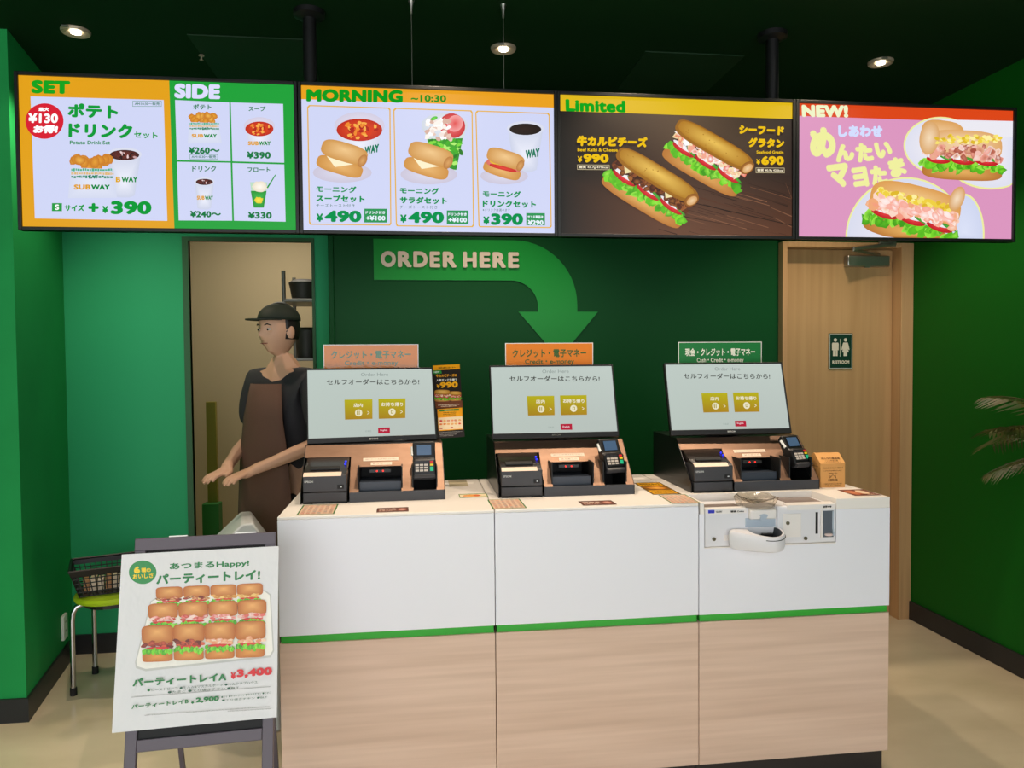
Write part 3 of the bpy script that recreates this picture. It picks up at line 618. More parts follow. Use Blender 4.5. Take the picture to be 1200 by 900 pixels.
# card reader
c = empty('card_reader', (0, 0, 0), 'black card payment terminal on the left kiosk, nearly upright and facing forward', 'card terminal', 'card terminals on the kiosks')
c.scale = (.95, .9, .80)
CR = [(-.012, 0), (.012, 0), (.030, .03), (.030, .152), (.012, .160), (-.005, .158), (-.012, .10)]
MB().prism([(-.012, .0), (.022, .0), (.034, .03), (.030, .155), (.010, .163), (.0, .160), (-.004, .085), (-.016, .075)], -.043, .043).build('body', BLACK, c, bevel=.005, seg=3)
sc = MB().box(-.034, .034, -.0045, .004, .088, .152, 0, Matrix.Rotation(math.radians(-1.5), 4, 'X')).build('screen_surround', VOID, c, bevel=.002)
MB().box(-.027, .027, -.0056, -.004, .100, .146, 0).build('screen', mat('card_reader_screen', (60, 80, 104), .15, emit=(52, 74, 100), es=.7), sc)
KEYC = {'k': mat('key_grey', (196, 186, 178), .5), 'b': mat('key_black', (40, 42, 50), .5), 'r': mat('key_red', (206, 40, 44), .45), 'y': mat('key_yellow', (232, 200, 40), .45), 'g': mat('key_green', (30, 190, 140), .45)}
kb = MB().prism([(-.0165, .018), (-.0165, .074), (-.012, .080), (.0, .080), (.0, .012)], -.036, .036).build('keypad', mat('keypad_black', (30, 30, 33), .35), c, bevel=.0015)
for r_ in range(4):
    for q in range(3):
        x = -.028+q*.0165; z = .066-r_*.0125
        MB().box(x-.0065, x+.0065, -.019, -.016, z-.0042, z+.0042).build('key', KEYC['b' if r_ == 0 else 'k'], kb)
for q, (kc, z, hh) in enumerate((('r', .066, .0045), ('y', .0535, .0045), ('g', .035, .0095))):
    MB().box(.0205, .0335, -.019, -.016, z-hh, z+hh).build('key', KEYC[kc], kb)
MB().prism([(-.020, -.004), (-.016, .010), (.010, .012), (.016, -.002), (-.002, -.012)], -.041, .041).build('card_slot_nose', PRN, c, bevel=.003)
MB().cyl((-.0435, .004, .10), (-.0435, .012, .14), .006, 10).build('side_stripe', WHITEP, c, smooth=True)
MB().box(-.022, .022, .022, .060, .03, .09).build('mount_arm', BLACK, c, bevel=.002)
cr_pose = [((.432, .036, .078), (-14, 0, 2)), ((.440, .028, .084), (-28, 0, 12)), ((.448, .022, .088), (-32, 0, 18))]
for i in range(3):
    base = Vector(K[i][0]); q = base+Vector(cr_pose[i][0]); rot = tuple(math.radians(a) for a in cr_pose[i][1])
    if i == 0: c.location = q; c.rotation_euler = rot
    else: copy_tree(c, q, rot, ['', 'black card payment terminal on the middle kiosk, tilted back', 'black card payment terminal on the right kiosk, white stripe on its left side'][i])
# topper signs
def topper(x0, x1, y, gloss, col, ink, l1, l2, label):
    W = x1-x0; t = empty('topper_sign', (x0, y, 1.46), label, 'sign', 'payment signs standing above the kiosk screens')
    MB().box(0, W, .0015, .006, -.02, .104).build('acrylic_board', mat('white_acrylic', (230, 230, 228), .2), t, bevel=.001)
    A = Art(W, .104, [(0, 0), (100, 0), (100, 29), (0, 29)]); A.rect(0, 0, 100, 29, 'e8e6e0'); A.rect(.8, .8, 99.2, 29, col)
    A.text(l1, 8, 7, 92, 16, ink, .03); A.text(l2, 22, 18, 78, 24.5, ink, .02)
    o = A.build('print', art_mat('glossy_laminated_print', False, .1, .5, coat=.5, bump=((10, 10, 10), .8, .012)) if gloss else art_mat('satin_print', False, .35, .25), t); o.location = (0, .001, .104)
    MB().box(W*.3, W*.7, .006, .03, -.02, .01).build('clip', BLACK, t)
OR = 'e47e08'
topper(-.368, .006, 3.065, True, OR, '3f7c58', 'クレジット・電子マネー', 'Credit・e-money', 'orange payment sign above the left kiosk screen, washed with reflections')
topper(.346, .700, 2.962, False, OR, '2f5c20', 'クレジット・電子マネー', 'Credit・e-money', 'orange payment sign above the middle kiosk screen')
topper(1.054, 1.410, 2.962, False, '1d7a3c', 'f0f0e0', '現金・クレジット・電子マネー', 'Cash・Credit・e-money', 'green cash and credit sign above the right kiosk screen')
# tall flyer beside the left screen
t = empty('tall_flyer', (.076, 3.024, 1.186), 'narrow black and orange flyer hanging beside the left kiosk screen', 'flyer', rot=(math.radians(-16), math.radians(-2.5), 0))
MB().box(0, .110, .001, .004, 0, .303).build('backing_card', mat('dark_card', (30, 26, 24), .4), t, bevel=.0008)
A = Art(.110, .303, [(115, 120), (352, 118), (392, 772), (160, 778)])
A.rect(50, 50, 450, 800, '241c18'); A.poly([(100, 110), (360, 110), (355, 163), (118, 166)], 'f4a408'); A.text('毎日10時スタート〜', 165, 136, 316, 156, '3a2408', .03)
A.poly([(118, 168), (190, 168), (196, 196), (122, 200)], '2c9a3c'); A.text('NEW', 127, 175, 176, 190, 'ffffff', .03); A.text('牛カルビチーズの', 146, 203, 328, 232, 'e8a01c', .06); A.text('人気サンド仕様で', 148, 246, 330, 268, 'f0ece4', .04)
A.text('¥', 150, 294, 180, 328, 'f8b010', .06); A.text('990', 180, 276, 336, 330, 'f8b010', .06)
sub_roll(A, 200, 400, 135, 110, 4, ['d83c28', 'f0a060', 'f8e0c0', 'c02818'], 31, cut=False); sub_roll(A, 314, 410, 100, 90, 4, ['d83c28', 'f0a060', 'f8e0c0', 'c02818'], 32, cut=False)
A.poly([(140, 456), (374, 452), (378, 510), (146, 512)], '7a4022'); A.tiny(165, 480, 352, 489, 'f0d8b8', seed=2); A.tiny(190, 493, 330, 502, 'f0d8b8', seed=3)
A.poly([(158, 520), (372, 514), (376, 708), (172, 716)], 'f8a80c'); A.poly([(176, 526), (345, 524), (346, 540), (178, 542)], '2c8a34'); A.tiny(220, 529, 300, 538, 'e8f0d0', seed=4)
for k in range(3): A.tiny(210, 550+14*k, 320, 558+14*k, '5a3c08', seed=5+k)
A.poly([(166, 598), (372, 592), (375, 702), (176, 706)], 'f6dcb4'); R = random.Random(8)
for k in range(12): A.blob(190+(k % 6)*32, 626+(k//6)*30, 13, 8, R.choice(['e86030', 'c83838', '58a838', 'e8a040']), R.choice(['f8c080', 'e85040']), 0, .2, 9)
A.rect(180, 688, 204, 697, 'c83030'); A.rect(272, 684, 294, 693, 'c83030')
for k in range(4): A.tiny(172+4*k, 724+11*k, 370-24*k, 729+11*k, 'b8b0a8', seed=20+k)
o = A.build('print', art_mat('flyer_print', False, .3, .4), t); o.location = (0, 0, .303)
# ------------------------------------------------------------------ LEAFLETS LYING ON THE COUNTER
PAPER = art_mat('matt_paper_print', False, .5, .3)
def leaflet(name, x, y, w_, d_, rot, draw, label, z=1.0):
    """flat sheet lying on the worktop; x, y = its rear left corner"""
    t = empty(name, (x, y, z+.0004), label, 'leaflet', None, (0, 0, math.radians(rot)))
    MB().box(0, w_, -d_, 0, 0, .0008).build('sheet', mat('paper_white', (228, 214, 200), .5), t)
    A = Art(w_, d_, [(0, 0), (100, 0), (100, 100), (0, 100)]); draw(A)
    o = A.build('print', PAPER, t); o.rotation_euler = (-PI/2, 0, 0); o.location = (0, 0, .0010)
    return t
def menu_sheet(A):
    R = random.Random(12); A.rect(0, 0, 100, 100, '2c7030'); A.rect(4, 3, 96, 97, 'dcbca4')
    for j in range(7):
        for i in range(6): A.blob(13+i*15, 12+j*12.5, 4.6, 3.4, R.choice(['c86858', 'a89088', 'd88c6c', '9c6c60', 'c8a090', '7c98a0']), 'e8c0a8', 0, .2, 9); A.tiny(8+i*15, 16+j*12.5, 18+i*15, 18+j*12.5, 'a08478', seed=i*j+1)
def dark_card(A):
    A.rect(0, 0, 100, 100, '4a2a20'); A.rect(3, 8, 97, 92, '6a3c30'); A.tiny(8, 20, 60, 40, 'e8d0c0', seed=2); A.tiny(8, 52, 66, 66, 'd8b8a8', seed=3); A.tiny(8, 74, 50, 84, 'c8a898', seed=4); A.blob(80, 50, 13, 30, 'b07060', 'd8a898')
def strip_card(A):
    A.rect(0, 0, 100, 100, '3c7838'); A.rect(3, 14, 97, 86, 'ecdcb8'); A.blob(45, 50, 34, 26, 'd87830', 'f0b050', 0, .15); A.blob(62, 52, 12, 18, 'c84820', 'e87840')
def yellow_sheet(A):
    A.rect(0, 0, 100, 100, '5c4018'); A.rect(6, 4, 94, 30, 'e8a81c'); A.text('牛カルビチーズ', 12, 8, 88, 26, '3c2408', .04); A.rect(6, 34, 94, 62, '8c5c20'); A.blob(50, 48, 36, 12, 'c87828', 'f0b850', 0, .2); A.rect(6, 66, 94, 96, 'd89c20')
    for k in range(3): A.tiny(14, 70+8*k, 86, 75+8*k, '4c3010', seed=k+1)
def board(A):
    A.rect(0, 0, 100, 100, '6c3426'); A.blob(28, 50, 24, 36, 'a8583c', 'd88c64', 0, .2); A.blob(66, 45, 20, 30, 'e0c0a0', 'f4e0c8', 0, .15); A.tiny(60, 78, 94, 88, 'e8c8b0', seed=4)
def plain(A): A.rect(0, 0, 100, 100, 'c0b498')
leaflet('menu_leaflet', -.397, 2.668, .120, .170, 1, menu_sheet, 'green-bordered menu sheet lying in front of the left kiosk printer')
leaflet('menu_leaflet', .242, 2.662, .115, .170, 1, menu_sheet, 'green-bordered menu sheet lying across the join before the middle kiosk')
leaflet('menu_leaflet', .866, 2.650, .100, .168, -2, menu_sheet, 'green-bordered menu sheet beside the coin machine at the middle unit edge')
leaflet('notice_card', -.140, 2.572, .105, .072, 1, dark_card, 'small dark brown notice card before the left kiosk')
leaflet('notice_card', .553, 2.578, .118, .078, 1, dark_card, 'small dark brown notice card before the middle kiosk')
leaflet('narrow_card', .146, 2.79, .104, .075, 1, strip_card, 'small green-bordered food card lying between left and middle kiosks')
leaflet('food_flyer', .855, 2.925, .105, .265, -1, yellow_sheet, 'yellow and brown food flyer between the middle and right kiosks')
leaflet('paper_square', .121, 3.115, .075, .15, 0, plain, 'plain beige sheet at the back edge of the left counter unit')
leaflet('picture_card', 1.555, 2.640, .100, .125, -2, board, 'reddish brown picture card in front of the cardboard house box')
# ------------------------------------------------------------------ CARDBOARD HOUSE BOX
t = empty('donation_box', (1.522, 2.70, 1.0), 'brown cardboard house-shaped box with printed front beside the right kiosk', 'box', rot=(0, 0, math.radians(-2)))
BW, BD, BH, RH = .098, .10, .092, .035
MB().box(0, BW, 0, BD, 0, BH).build('walls', KRAFT, t, bevel=.0008)
MB().prism([(-.001, BH), (.045, BH+RH), (.058, BH+RH), (BD+.001, BH)], -.001, BW+.001).build('roof', KRAFT, t, bevel=.0008)
def prt(lines, parent, M):
    mb = MB()
    for s_, x0, z0, x1, z1 in lines:
        v, f = glyphs(s_, .01); mb.add([M @ Vector((x0+(x1-x0)*p, 0, z1-(z1-z0)*q)) for p, q in v], f)
    return mb.build('print', KRAFTS, parent)
prt([('みなさまのあたたかい気持ちを', .010, .072, .090, .078), ('こどもたちの未来のために', .012, .062, .084, .067), ('THANK YOU', .032, .052, .066, .057), ('店舗募金箱', .030, .024, .068, .034), ('ご協力ありがとうございます', .014, .012, .086, .017), ('smile for children', .018, .006, .080, .0095)], t, Matrix.Translation((0, -.0008, 0)))
ho = MB(); 
for a0, a1 in (((.036, .036), (.049, .049)), ((.049, .049), (.062, .036)), ((.038, .036), (.038, .047)), ((.060, .036), (.060, .047))): ho.tube([(a0[0], -.0009, a0[1]), (a1[0], -.0009, a1[1])], .0007, 5)
ho.build('house_mark', KRAFTS, t)
ra = math.atan2(.045, RH)
prt([('みんなの募金箱', .012, .020, .086, .033), ('こども食堂応援', .022, .010, .074, .016), ('ご協力をお願いします', .016, .004, .082, .007)], t, Matrix.Translation((0, -.0016, BH+.002)) @ Matrix.Rotation(-ra, 4, 'X'))
prt([('募金のつかいみち', .02, .076, .085, .082), ('食事の支援', .02, .060, .066, .066), ('学習の支援', .02, .045, .066, .050), ('遊びの支援', .02, .028, .066, .033)], t, Matrix.Translation((-.0008, BD, 0)) @ Matrix.Rotation(-PI/2, 4, 'Z'))
mb = MB()
R = random.Random(1); z = .010
while z < .045: h_ = R.uniform(.0008, .002); mb.box(-.0012, -.0004, .028, .040, z, z+h_); z += h_+R.uniform(.0008, .0018)
mb.build('bar_marks', VOID, t)
# ------------------------------------------------------------------ COIN AND NOTE MACHINE
t = empty('cash_machine', (.974, 2.48, .846), 'white coin and banknote machine set into the right counter unit', 'cash machine')
# left module: face, top, label strip
MB().prism([(-.004, .002), (-.004, .118), (.004, .132), (.165, .128), (.165, .002)], .002, .262).build('coin_module', MACH, t, bevel=.003)
MB().prism([(-.0055, .116), (-.0035, .134), (.012, .137), (.012, .131), (-.002, .128), (-.0045, .116)], .002, .150).build('label_strip', MACHT, t, bevel=.001)
MB().box(.01, .14, .03, .08, .1305, .1335).build('hopper_slot', mat('hopper_brown', (128, 112, 104), .3), t)
o = MB().box(.012, .034, -.0066, -.0052, .1195, .130).build('blue_badge', mat('badge_blue', (36, 48, 190), .4), t)
def mt(s_, x0, z0, x1, z1, y=-.0068, m_=BLACK):
    v, f = glyphs(s_, .03); MB().add([(x0+(x1-x0)*p, y, z1-(z1-z0)*q) for p, q in v], f).build('lettering', m_, t)
mt('GLORY', .040, .121, .062, .127, m_=LIP); mt('硬貨 Coins', .092, .1195, .140, .1265)
# centre block above the bowl
MB().prism([(-.018, .095), (-.020, .126), (-.006, .131), (.02, .131), (.02, .095)], .158, .252).build('coin_chute', MACHT, t, bevel=.003)
mb = MB(); pl = [(.192, .096), (.196, .108)]+[(.205+.016*math.cos(a), .108+.006*math.sin(a)) for a in (PI, PI*.75, PI*.5, PI*.25, 0)]+[(.214, .096), (.205, .088)]
mb.prism(pl, -.0205, -.015, 'y').build('chute_notch', MACHB, t)
MB().box(.146, .256, -.006, .02, .066, .098).build('return_recess', MACHB, t, bevel=.002)
# coin bowl: tear-drop plan, lathed-style rings
def bowl_ring(s_, z, k=0):
    out = []
    for i in range(40):
        a = 2*PI*i/40; x = .205+.062*s_*math.cos(a); y = -.034-.068*s_*math.sin(a)
        if math.cos(a) < 0: x = .205+(.125 if k == 0 else .068)*s_*math.cos(a); y = -.018+(y+.018)*(1-.52*abs(math.cos(a))**1.2 if k == 0 else 1-.2*abs(math.cos(a)))
        out.append((x, min(y, .0), z))
    return out
rings = [bowl_ring(.80, -.012), bowl_ring(.93, -.008), bowl_ring(1, .004), bowl_ring(1.02, .036), bowl_ring(1.0, .050), bowl_ring(.95, .055), bowl_ring(.87, .054, 1), bowl_ring(.84, .044, 1), bowl_ring(.76, .022, 1)]
rings = [[(x, y, z+.008-(.16*max(0, -y-.02) if z > .03 else 0)) for x, y, z in r_] for r_ in rings]
mb = MB(); vs = [p_ for r_ in rings for p_ in r_]; fs = []; mi = []
for i in range(len(rings)-1):
    for k_ in range(40): fs.append((i*40+k_, i*40+(k_+1) % 40, (i+1)*40+(k_+1) % 40, (i+1)*40+k_)); mi.append(1 if i >= 6 else 0)
fs.append(tuple(range(40))); mi.append(0); fs.append(tuple(range(320, 360))); mi.append(1)
mb.v = vs; mb.f = fs; mb.mi = mi
mb.build('coin_bowl', [MACH, mat('bowl_inside_grey', (60, 62, 66), .3)], t, smooth=True)
mb = MB(); seam = [(.205+.0635*math.cos(a), -.034-.0695*math.sin(a), .050-.011*math.sin(a)) for a in [PI*(.02+.62*i/16) for i in range(17)]]
mb.tube(seam, .0012, 6).build('bowl_seam', VOID, t)
MB().box(.195, .235, -.035, -.02, .028, .048).build('coin_stop', VOID, t, bevel=.002)
# right module: banknotes
MB().prism([(-.004, .002), (-.004, .118), (.002, .134), (.165, .130), (.165, .002)], .264, .480).build('note_module', MACH, t, bevel=.004)
MB().box(.33, .46, .035, .15, .1315, .1345).build('note_hopper', mat('hopper_brown', (128, 112, 104), .3), t)
MB().prism([(-.0055, .120), (-.003, .137), (.030, .140), (.030, .1335), (.0, .132), (-.0045, .120)], .30, .478).build('note_label_strip', MACHT, t, bevel=.0015)
mt('紙幣 ●●', .432, .1245, .462, .132, -.0062)
o = MB().box(.283, .350, -.0062, -.004, .026, .108).build('lock_door', MACHT, t, bevel=.0015)
MB().box(.404, .413, -.0052, -.0035, .034, .110).build('note_slot', VOID, t)
MB().prism([(-.0045, .020), (-.0045, .114), (-.001, .114), (-.001, .020)], .430, .472).build('return_bay', mat('bay_grey', (92, 98, 108), .3), t, bevel=.001)
MB().prism([(-.012, .026), (-.0045, .026), (-.0045, .112), (-.006, .112), (-.006, .05), (-.012, .036)], .466, .471).build('bay_shield', MACHB, t)
MB().lathe([(.012, 0), (.015, .003), (.013, .008), (.0, .009)], (.452, -.004, .026), 18).build('bay_button', mat('pinkish_plastic', (226, 204, 198), .3), t, smooth=True)
MB().box(.422, .430, -.008, -.003, .018, .118).build('bay_rib', MACHT, t, bevel=.0015)
for x, z in ((.032, .030), (.300, .076), (.366, .020)):
    o = MB().cyl((x, -.0064, z), (x, -.0095, z), .0065, 18).build('lock', mat('lock_brass', (112, 104, 84), .35, metal=.6), t, smooth=True); MB().box(x-.001, x+.001, -.0102, -.009, z-.004, z+.004).build('keyhole', VOID, o)
MB().box(.070, .092, -.0048, -.0035, .022, .042).build('small_hatch', MACHT, t, bevel=.0008)
# clear coin cover
t = empty('clear_coin_cover', (1.128, 2.465, .978), 'crumpled clear plastic coin cover on top of the cash machine', 'plastic cover')
R = random.Random(5); mb = MB(); n = 18
rg = []
for j, (s_, z) in enumerate(((1, 0), (1.08, .018), (1.16, .030), (1.02, .034), (.72, .022), (.35, .014))):
    rg.append([(.052+.062*s_*math.copysign(abs(math.cos(a))**.7, math.cos(a))+R.uniform(-.003, .003), .058+.055*s_*math.copysign(abs(math.sin(a))**.7, math.sin(a))+R.uniform(-.003, .003), z+R.uniform(-.004, .004)) for a in [2*PI*i/n for i in range(n)]])
mb.v = [p_ for r_ in rg for p_ in r_]
for i in range(len(rg)-1):
    for k_ in range(n): mb.f.append((i*n+k_, i*n+(k_+1) % n, (i+1)*n+(k_+1) % n, (i+1)*n+k_)); mb.mi.append(0)
mb.f.append(tuple(range((len(rg)-1)*n, len(rg)*n))); mb.mi.append(0)
o = mb.build('cover', GLASS, t); so = o.modifiers.new('thick', 'SOLIDIFY'); so.thickness = .0012
# ------------------------------------------------------------------ POSTER STAND + POSTER
TL_ = math.radians(-15)
t = empty('poster_stand', (-.825, 2.12, .505), 'grey-violet metal A-frame stand on the floor holding the party tray poster', 'sign stand', rot=(TL_, 0, math.radians(4)))
zb = -.505/math.cos(TL_)
for x in (.03, .385): MB().box(x, x+.030, .004, .024, zb, .505).build('leg', SIGNF, t, bevel=.002)
MB().box(.03, .415, .002, .026, .475, .510).build('top_rail', SIGNF, t, bevel=.002); MB().box(.06, .385, .004, .024, -.058, -.026).build('lower_rail', SIGNF, t, bevel=.002)
MB().box(.06, .385, .012, .018, -.030, .475).build('back_panel', VOID, t)
MB().box(.12, .17, .006, .026, .510, .5135).build('clip', ALU, t); MB().box(.30, .36, .006, .026, .510, .5135).build('clip', ALU, t)
rl = Matrix.Rotation(math.radians(32), 4, 'X')
for x in (.075, .365): MB().box(x, x+.014, .0, .014, -1.045, 0, 0, Matrix.Translation((0, .024, .50)) @ rl).build('rear_leg', SIGNF, t)
P_ = empty('party_tray_poster', (-.825, 2.12, .505), 'white laminated poster of a sandwich party tray clipped to the stand', 'poster', rot=(TL_, 0, math.radians(4)))
mb = MB(); nx, ny = 24, 26; PW, PH = .425, .468; R = random.Random(2)
def wav(u, v): return .0022*math.sin(u*9+v*4)*math.sin(v*7+1)+.0012*math.sin(u*23+v*13)
for j in range(ny+1):
    for i in range(nx+1): mb.v.append((PW*i/nx, -.004+wav(i/nx, j/ny)*.4, PH*j/ny))
for j in range(ny):
    for i in range(nx): a_ = j*(nx+1)+i; mb.f.append((a_, a_+1, a_+nx+2, a_+nx+1)); mb.mi.append(0)
sleeve = mb.build('laminate_sheet', mat('laminate_white', (222, 222, 224), .25), P_, smooth=True); so = sleeve.modifiers.new('thick', 'SOLIDIFY'); so.thickness = .001
A = Art(PW, PH, [(435, 157), (968, 133), (978, 722), (393, 770)])
PG = '1f7c40'
A.rect(300, 100, 1050, 800, 'dedee0')
A.blob(503, 222, 46, 42, '2a8c48', n=36); A.text('6', 474, 201, 494, 226, 'f4d020', .07); A.text('種の', 498, 206, 530, 222, 'f4d020', .04); A.text('おいしさ', 470, 229, 538, 246, 'f4d020', .04, -4)
A.text('あつまるHappy!', 593, 191, 866, 218, PG, .035, -10); A.text('パーティートレイ!', 548, 230, 906, 268, PG, .05, -14)
A.poly([(528, 325), (560, 305), (925, 290), (945, 305), (962, 500), (950, 522), (510, 566), (477, 555), (474, 535)], 'c4c4c0'); A.poly([(531, 327), (562, 308), (922, 294), (941, 308), (957, 498), (946, 516), (510, 558), (482, 549), (479, 533)], 'f2efe6', 'e8e2d0')
R = random.Random(6)
for rw in range(3):
    for cl_ in range(4):
        x0 = [548, 522, 500][rw]+cl_*[93, 103, 108][rw]; y0 = [290, 352, 432][rw]-cl_*[3, 3, 4][rw]; W2 = [88, 98, 104][rw]; x = x0+W2/2; hh = [60, 76, 90][rw]
        A.blob(x, y0+hh*.93, W2*.5, hh*.2, 'c06c24', 'e6a04c', -2, e=6, n=32); A.blob(x, y0+hh*.1, W2*.52, hh*.36, 'b8641c', 'eeb068', -2, e=5, n=32, off=(0, -hh*.12))
        fc = [['7c2c18', 'b84030', 'e8c080'], ['c04030', 'e88078', 'f8d8d0'], ['6c2010', 'a03c24', 'd86040']][rw] if cl_ < 2 else [['e8b060', 'f0c878', 'c88838'], ['f0c0b8', 'f8e8e0', 'e07068'], ['e89870', 'f4c8a0', 'f8e0d0']][rw]
        for k_ in range(16): A.blob(x+R.uniform(-.44, .44)*W2, y0+hh*(.46+R.uniform(-.07, .1)), W2*.11, hh*.07, R.choice(fc), R.choice(fc), R.uniform(-20, 20), .2, 9)
        A.blob(x, y0+hh*.62, W2*.4, hh*.06, 'c81c1c', 'e84838', -2)
        for k_ in range(16): A.blob(x+(-.48+.96*(k_+.5)/16)*W2, y0+hh*(.74+R.uniform(-.05, .07)), W2*.055, hh*.1, R.choice(LET), R.choice(LET), 0, .35, 7)
A.text('パーティートレイA', 467, 590, 793, 618, PG, .05, -18); A.text('¥', 809, 571, 826, 594, 'd81c24', .05); A.text('3,400', 830, 562, 957, 592, 'd81c24', .06, -8)
for x0, y0, x1, r_, s_ in ((518, 624, 905, -24, 'ローストビーフ ●生ハム&マスカルポーネ ●ハムクラブハウス'), (588, 632, 838, -14, '●たまご ●てり焼きチキン ●BLT')): A.text(s_, x0+(14 if s_[0] == 'ロ' else 0), y0, x1, y0+9, '2f5c48', 0, r_)
A.blob(522, 629, 5, 4, PG); A.poly([(463, 651), (952, 619), (952, 620.5), (463, 652.5)], '8c8c8c')
A.text('パーティートレイB', 463, 676, 660, 692, PG, .035, -18); A.text('¥', 669, 664, 680, 676, PG, .04); A.text('2,900', 686, 655, 768, 674, PG, .05, -6)
A.text('●ツナ ●チキンチキン ●サラダチキン ●たまご', 776, 650, 956, 657, '3a6850', 0, -14); A.text('●てり焼きチキン ●BLT', 778, 661, 942, 668, '3a6850', 0, -10)
A.tiny(508, 710, 952, 713, '9c9c9c', -26, 5); A.tiny(800, 699, 955, 702, '9c9c9c', -8, 6)
LAM = art_mat('laminated_poster_print', False, .2, .35, coat=.12, bump=((13, 13, 8), .8, .012))
o = A.build('print', LAM, P_); o.location = (0, -.0062, PH)
# ------------------------------------------------------------------ STOOL, BASKET, OUTLET
t = empty('stool', (-1.405, 3.66, 0), 'steel-legged stool with lime green seat behind the poster stand', 'stool')
MB().lathe([(.02, .418), (.14, .418), (.158, .424), (.162, .436), (.155, .448), (.13, .455), (.0, .456)], n=40).build('seat', LIME, t, smooth=True)
for ax, ay in ((-.152, -.075), (-.155, .165), (.15, -.09), (.15, .15)):
    k = .55; dx, dy = ax*k, ay*k; zt = .405
    pts = [(ax, ay, .0), (ax*.99, ay*.99, .34), (ax*.96, ay*.96, .375), (ax*.88, ay*.88, .398), (ax*.72, ay*.72, zt+.002), (dx*.4, dy*.4, zt+.005)]
    l = MB().tube(pts, .0115, 12).build('leg', CHROME, t, smooth=True); MB().cyl((ax, ay, 0), (ax, ay, .035), .0145, 14).build('rubber_foot', RUBBER, l, smooth=True)
MB().cyl((0, 0, .396), (0, 0, .418), .12, 24).build('seat_frame', BLACK, t)
b = empty('basket', (-1.50, 3.535, .458), 'black openwork plastic basket on the lime green stool', 'basket', rot=(0, 0, math.radians(21)))
BWx, BDy, Hh, fl = .30, .22, .125, .035
def wall(mb, p0, p1, q0, q1, cols, rows):   # lattice wall: lower edge p0-p1, upper edge q0-q1
    p0, p1, q0, q1 = map(Vector, (p0, p1, q0, q1))
    def P3(u, v): return (p0.lerp(p1, u)).lerp(q0.lerp(q1, u), v)
    for i in range(cols+1): mb.tube([P3(i/cols, 0), P3(i/cols, .86)], .0032, 4)
    for j in range(rows+1): mb.tube([P3(0, .86*j/rows), P3(1, .86*j/rows)], .003, 4)
    up = [P3(0, .8), P3(1, .8), P3(1, 1), P3(0, 1)]; nrm = (p1-p0).cross(q0-p0).normalized()*.003
    mb.add([v_+nrm for v_ in up]+[v_-nrm for v_ in up], [(0, 1, 2, 3), (7, 6, 5, 4), (0, 4, 5, 1), (1, 5, 6, 2), (2, 6, 7, 3), (3, 7, 4, 0)])
cs = [(.0, .0), (BWx-.04, .0), (BWx-.04, BDy-.04), (0, BDy-.04)]; ct = [(-fl, -fl), (BWx-.04+fl, -fl), (BWx-.04+fl, BDy-.04+fl), (-fl, BDy-.04+fl)]
for i in range(4):
    j = (i+1) % 4; mb = MB(); wall(mb, (*cs[i], .002), (*cs[j], .002), (*ct[i], Hh), (*ct[j], Hh), 14 if i % 2 == 0 else 9, 5); mb.build('lattice_wall', BASK, b)
MB().box(0, BWx-.04, 0, BDy-.04, 0, .004).build('basket_floor', BASK, b)
mb = MB()
for i in range(4): mb.tube([(*ct[i], Hh), (*ct[(i+1) % 4], Hh)], .006, 6)
mb.build('rim', BASK, b)
R = random.Random(3); tissue = mat('cream_packet', (232, 214, 190), .6)
for i in range(8):
    x = .028+i*.029; o = MB().box(-.012, .012, -.03, .03, 0, .055+R.uniform(0, .012)).build('paper_packet', tissue if i % 3 else mat('brown_packet', (190, 140, 96), .6), bevel=.002)
    o.location = Matrix.Rotation(math.radians(21), 3, 'Z') @ Vector((x, .075+R.uniform(-.01, .01), .006))+Vector((-1.50, 3.535, .458)); o.rotation_euler = (0, 0, math.radians(21)+R.uniform(-.12, .12)); tag(o, 'small paper packet seen through the black basket lattice', 'packet', 'packets in the basket')
t = empty('wall_outlet', (-1.742, 3.915, .205), 'white wall outlet box low on the left column behind the stool leg', 'outlet', rot=(0, 0, math.radians(10.2)))
MB().box(0, .014, -.035, .035, -.06, .06).build('cover_plate', WHITEP, t, bevel=.003)
mb = MB()
for z in (-.025, .02):
    for y in (-.008, .006): mb.box(.0138, .0146, y, y+.003, z, z+.010)
mb.build('socket_slots', VOID, t)
# restroom sign
t = empty('restroom_sign', (2.311, 4.018, 1.427), 'dark green RESTROOM sign with man and woman figures on the door', 'sign')
MB().box(0, .146, .0006, .006, 0, .205).build('sign_board', mat('dark_green_acrylic', (14, 56, 40), .3), t, bevel=.004)
A = Art(.146, .205, [(710, 33), (803, 33), (803, 168), (710, 168)])
A.rect(713, 36, 800, 165, 'c8ccc0'); A.rect(715, 38.5, 798, 162.5, '0e3a2a'); CC = 'dcd8c4'
for x, wm in ((735, 0), (774, 1)):
    A.blob(x, 58, 6.5, 6.5, CC, n=20)
    if not wm: A.poly([(x-11, 68), (x+11, 68), (x+13, 72), (x+13, 96), (x+9, 96), (x+9, 118), (x+1, 118), (x+1, 98), (x-1, 98), (x-1, 118), (x-9, 118), (x-9, 96), (x-13, 96), (x-13, 72)], CC)
    else: A.poly([(x-9, 68), (x+9, 68), (x+12, 78), (x+16, 94), (x+12, 96), (x+9, 90), (x+13, 104), (x+7, 104), (x+7, 118), (x-7, 118), (x-7, 104), (x-13, 104), (x-9, 90), (x-12, 96), (x-16, 94), (x-12, 78)], CC)
A.rect(753, 54, 755, 120, CC); A.text('RESTROOM', 724, 134, 789, 147, CC, .05)
o = A.build('print', art_mat('sign_print', False, .35, .4), t); o.location = (0, 0, .205)
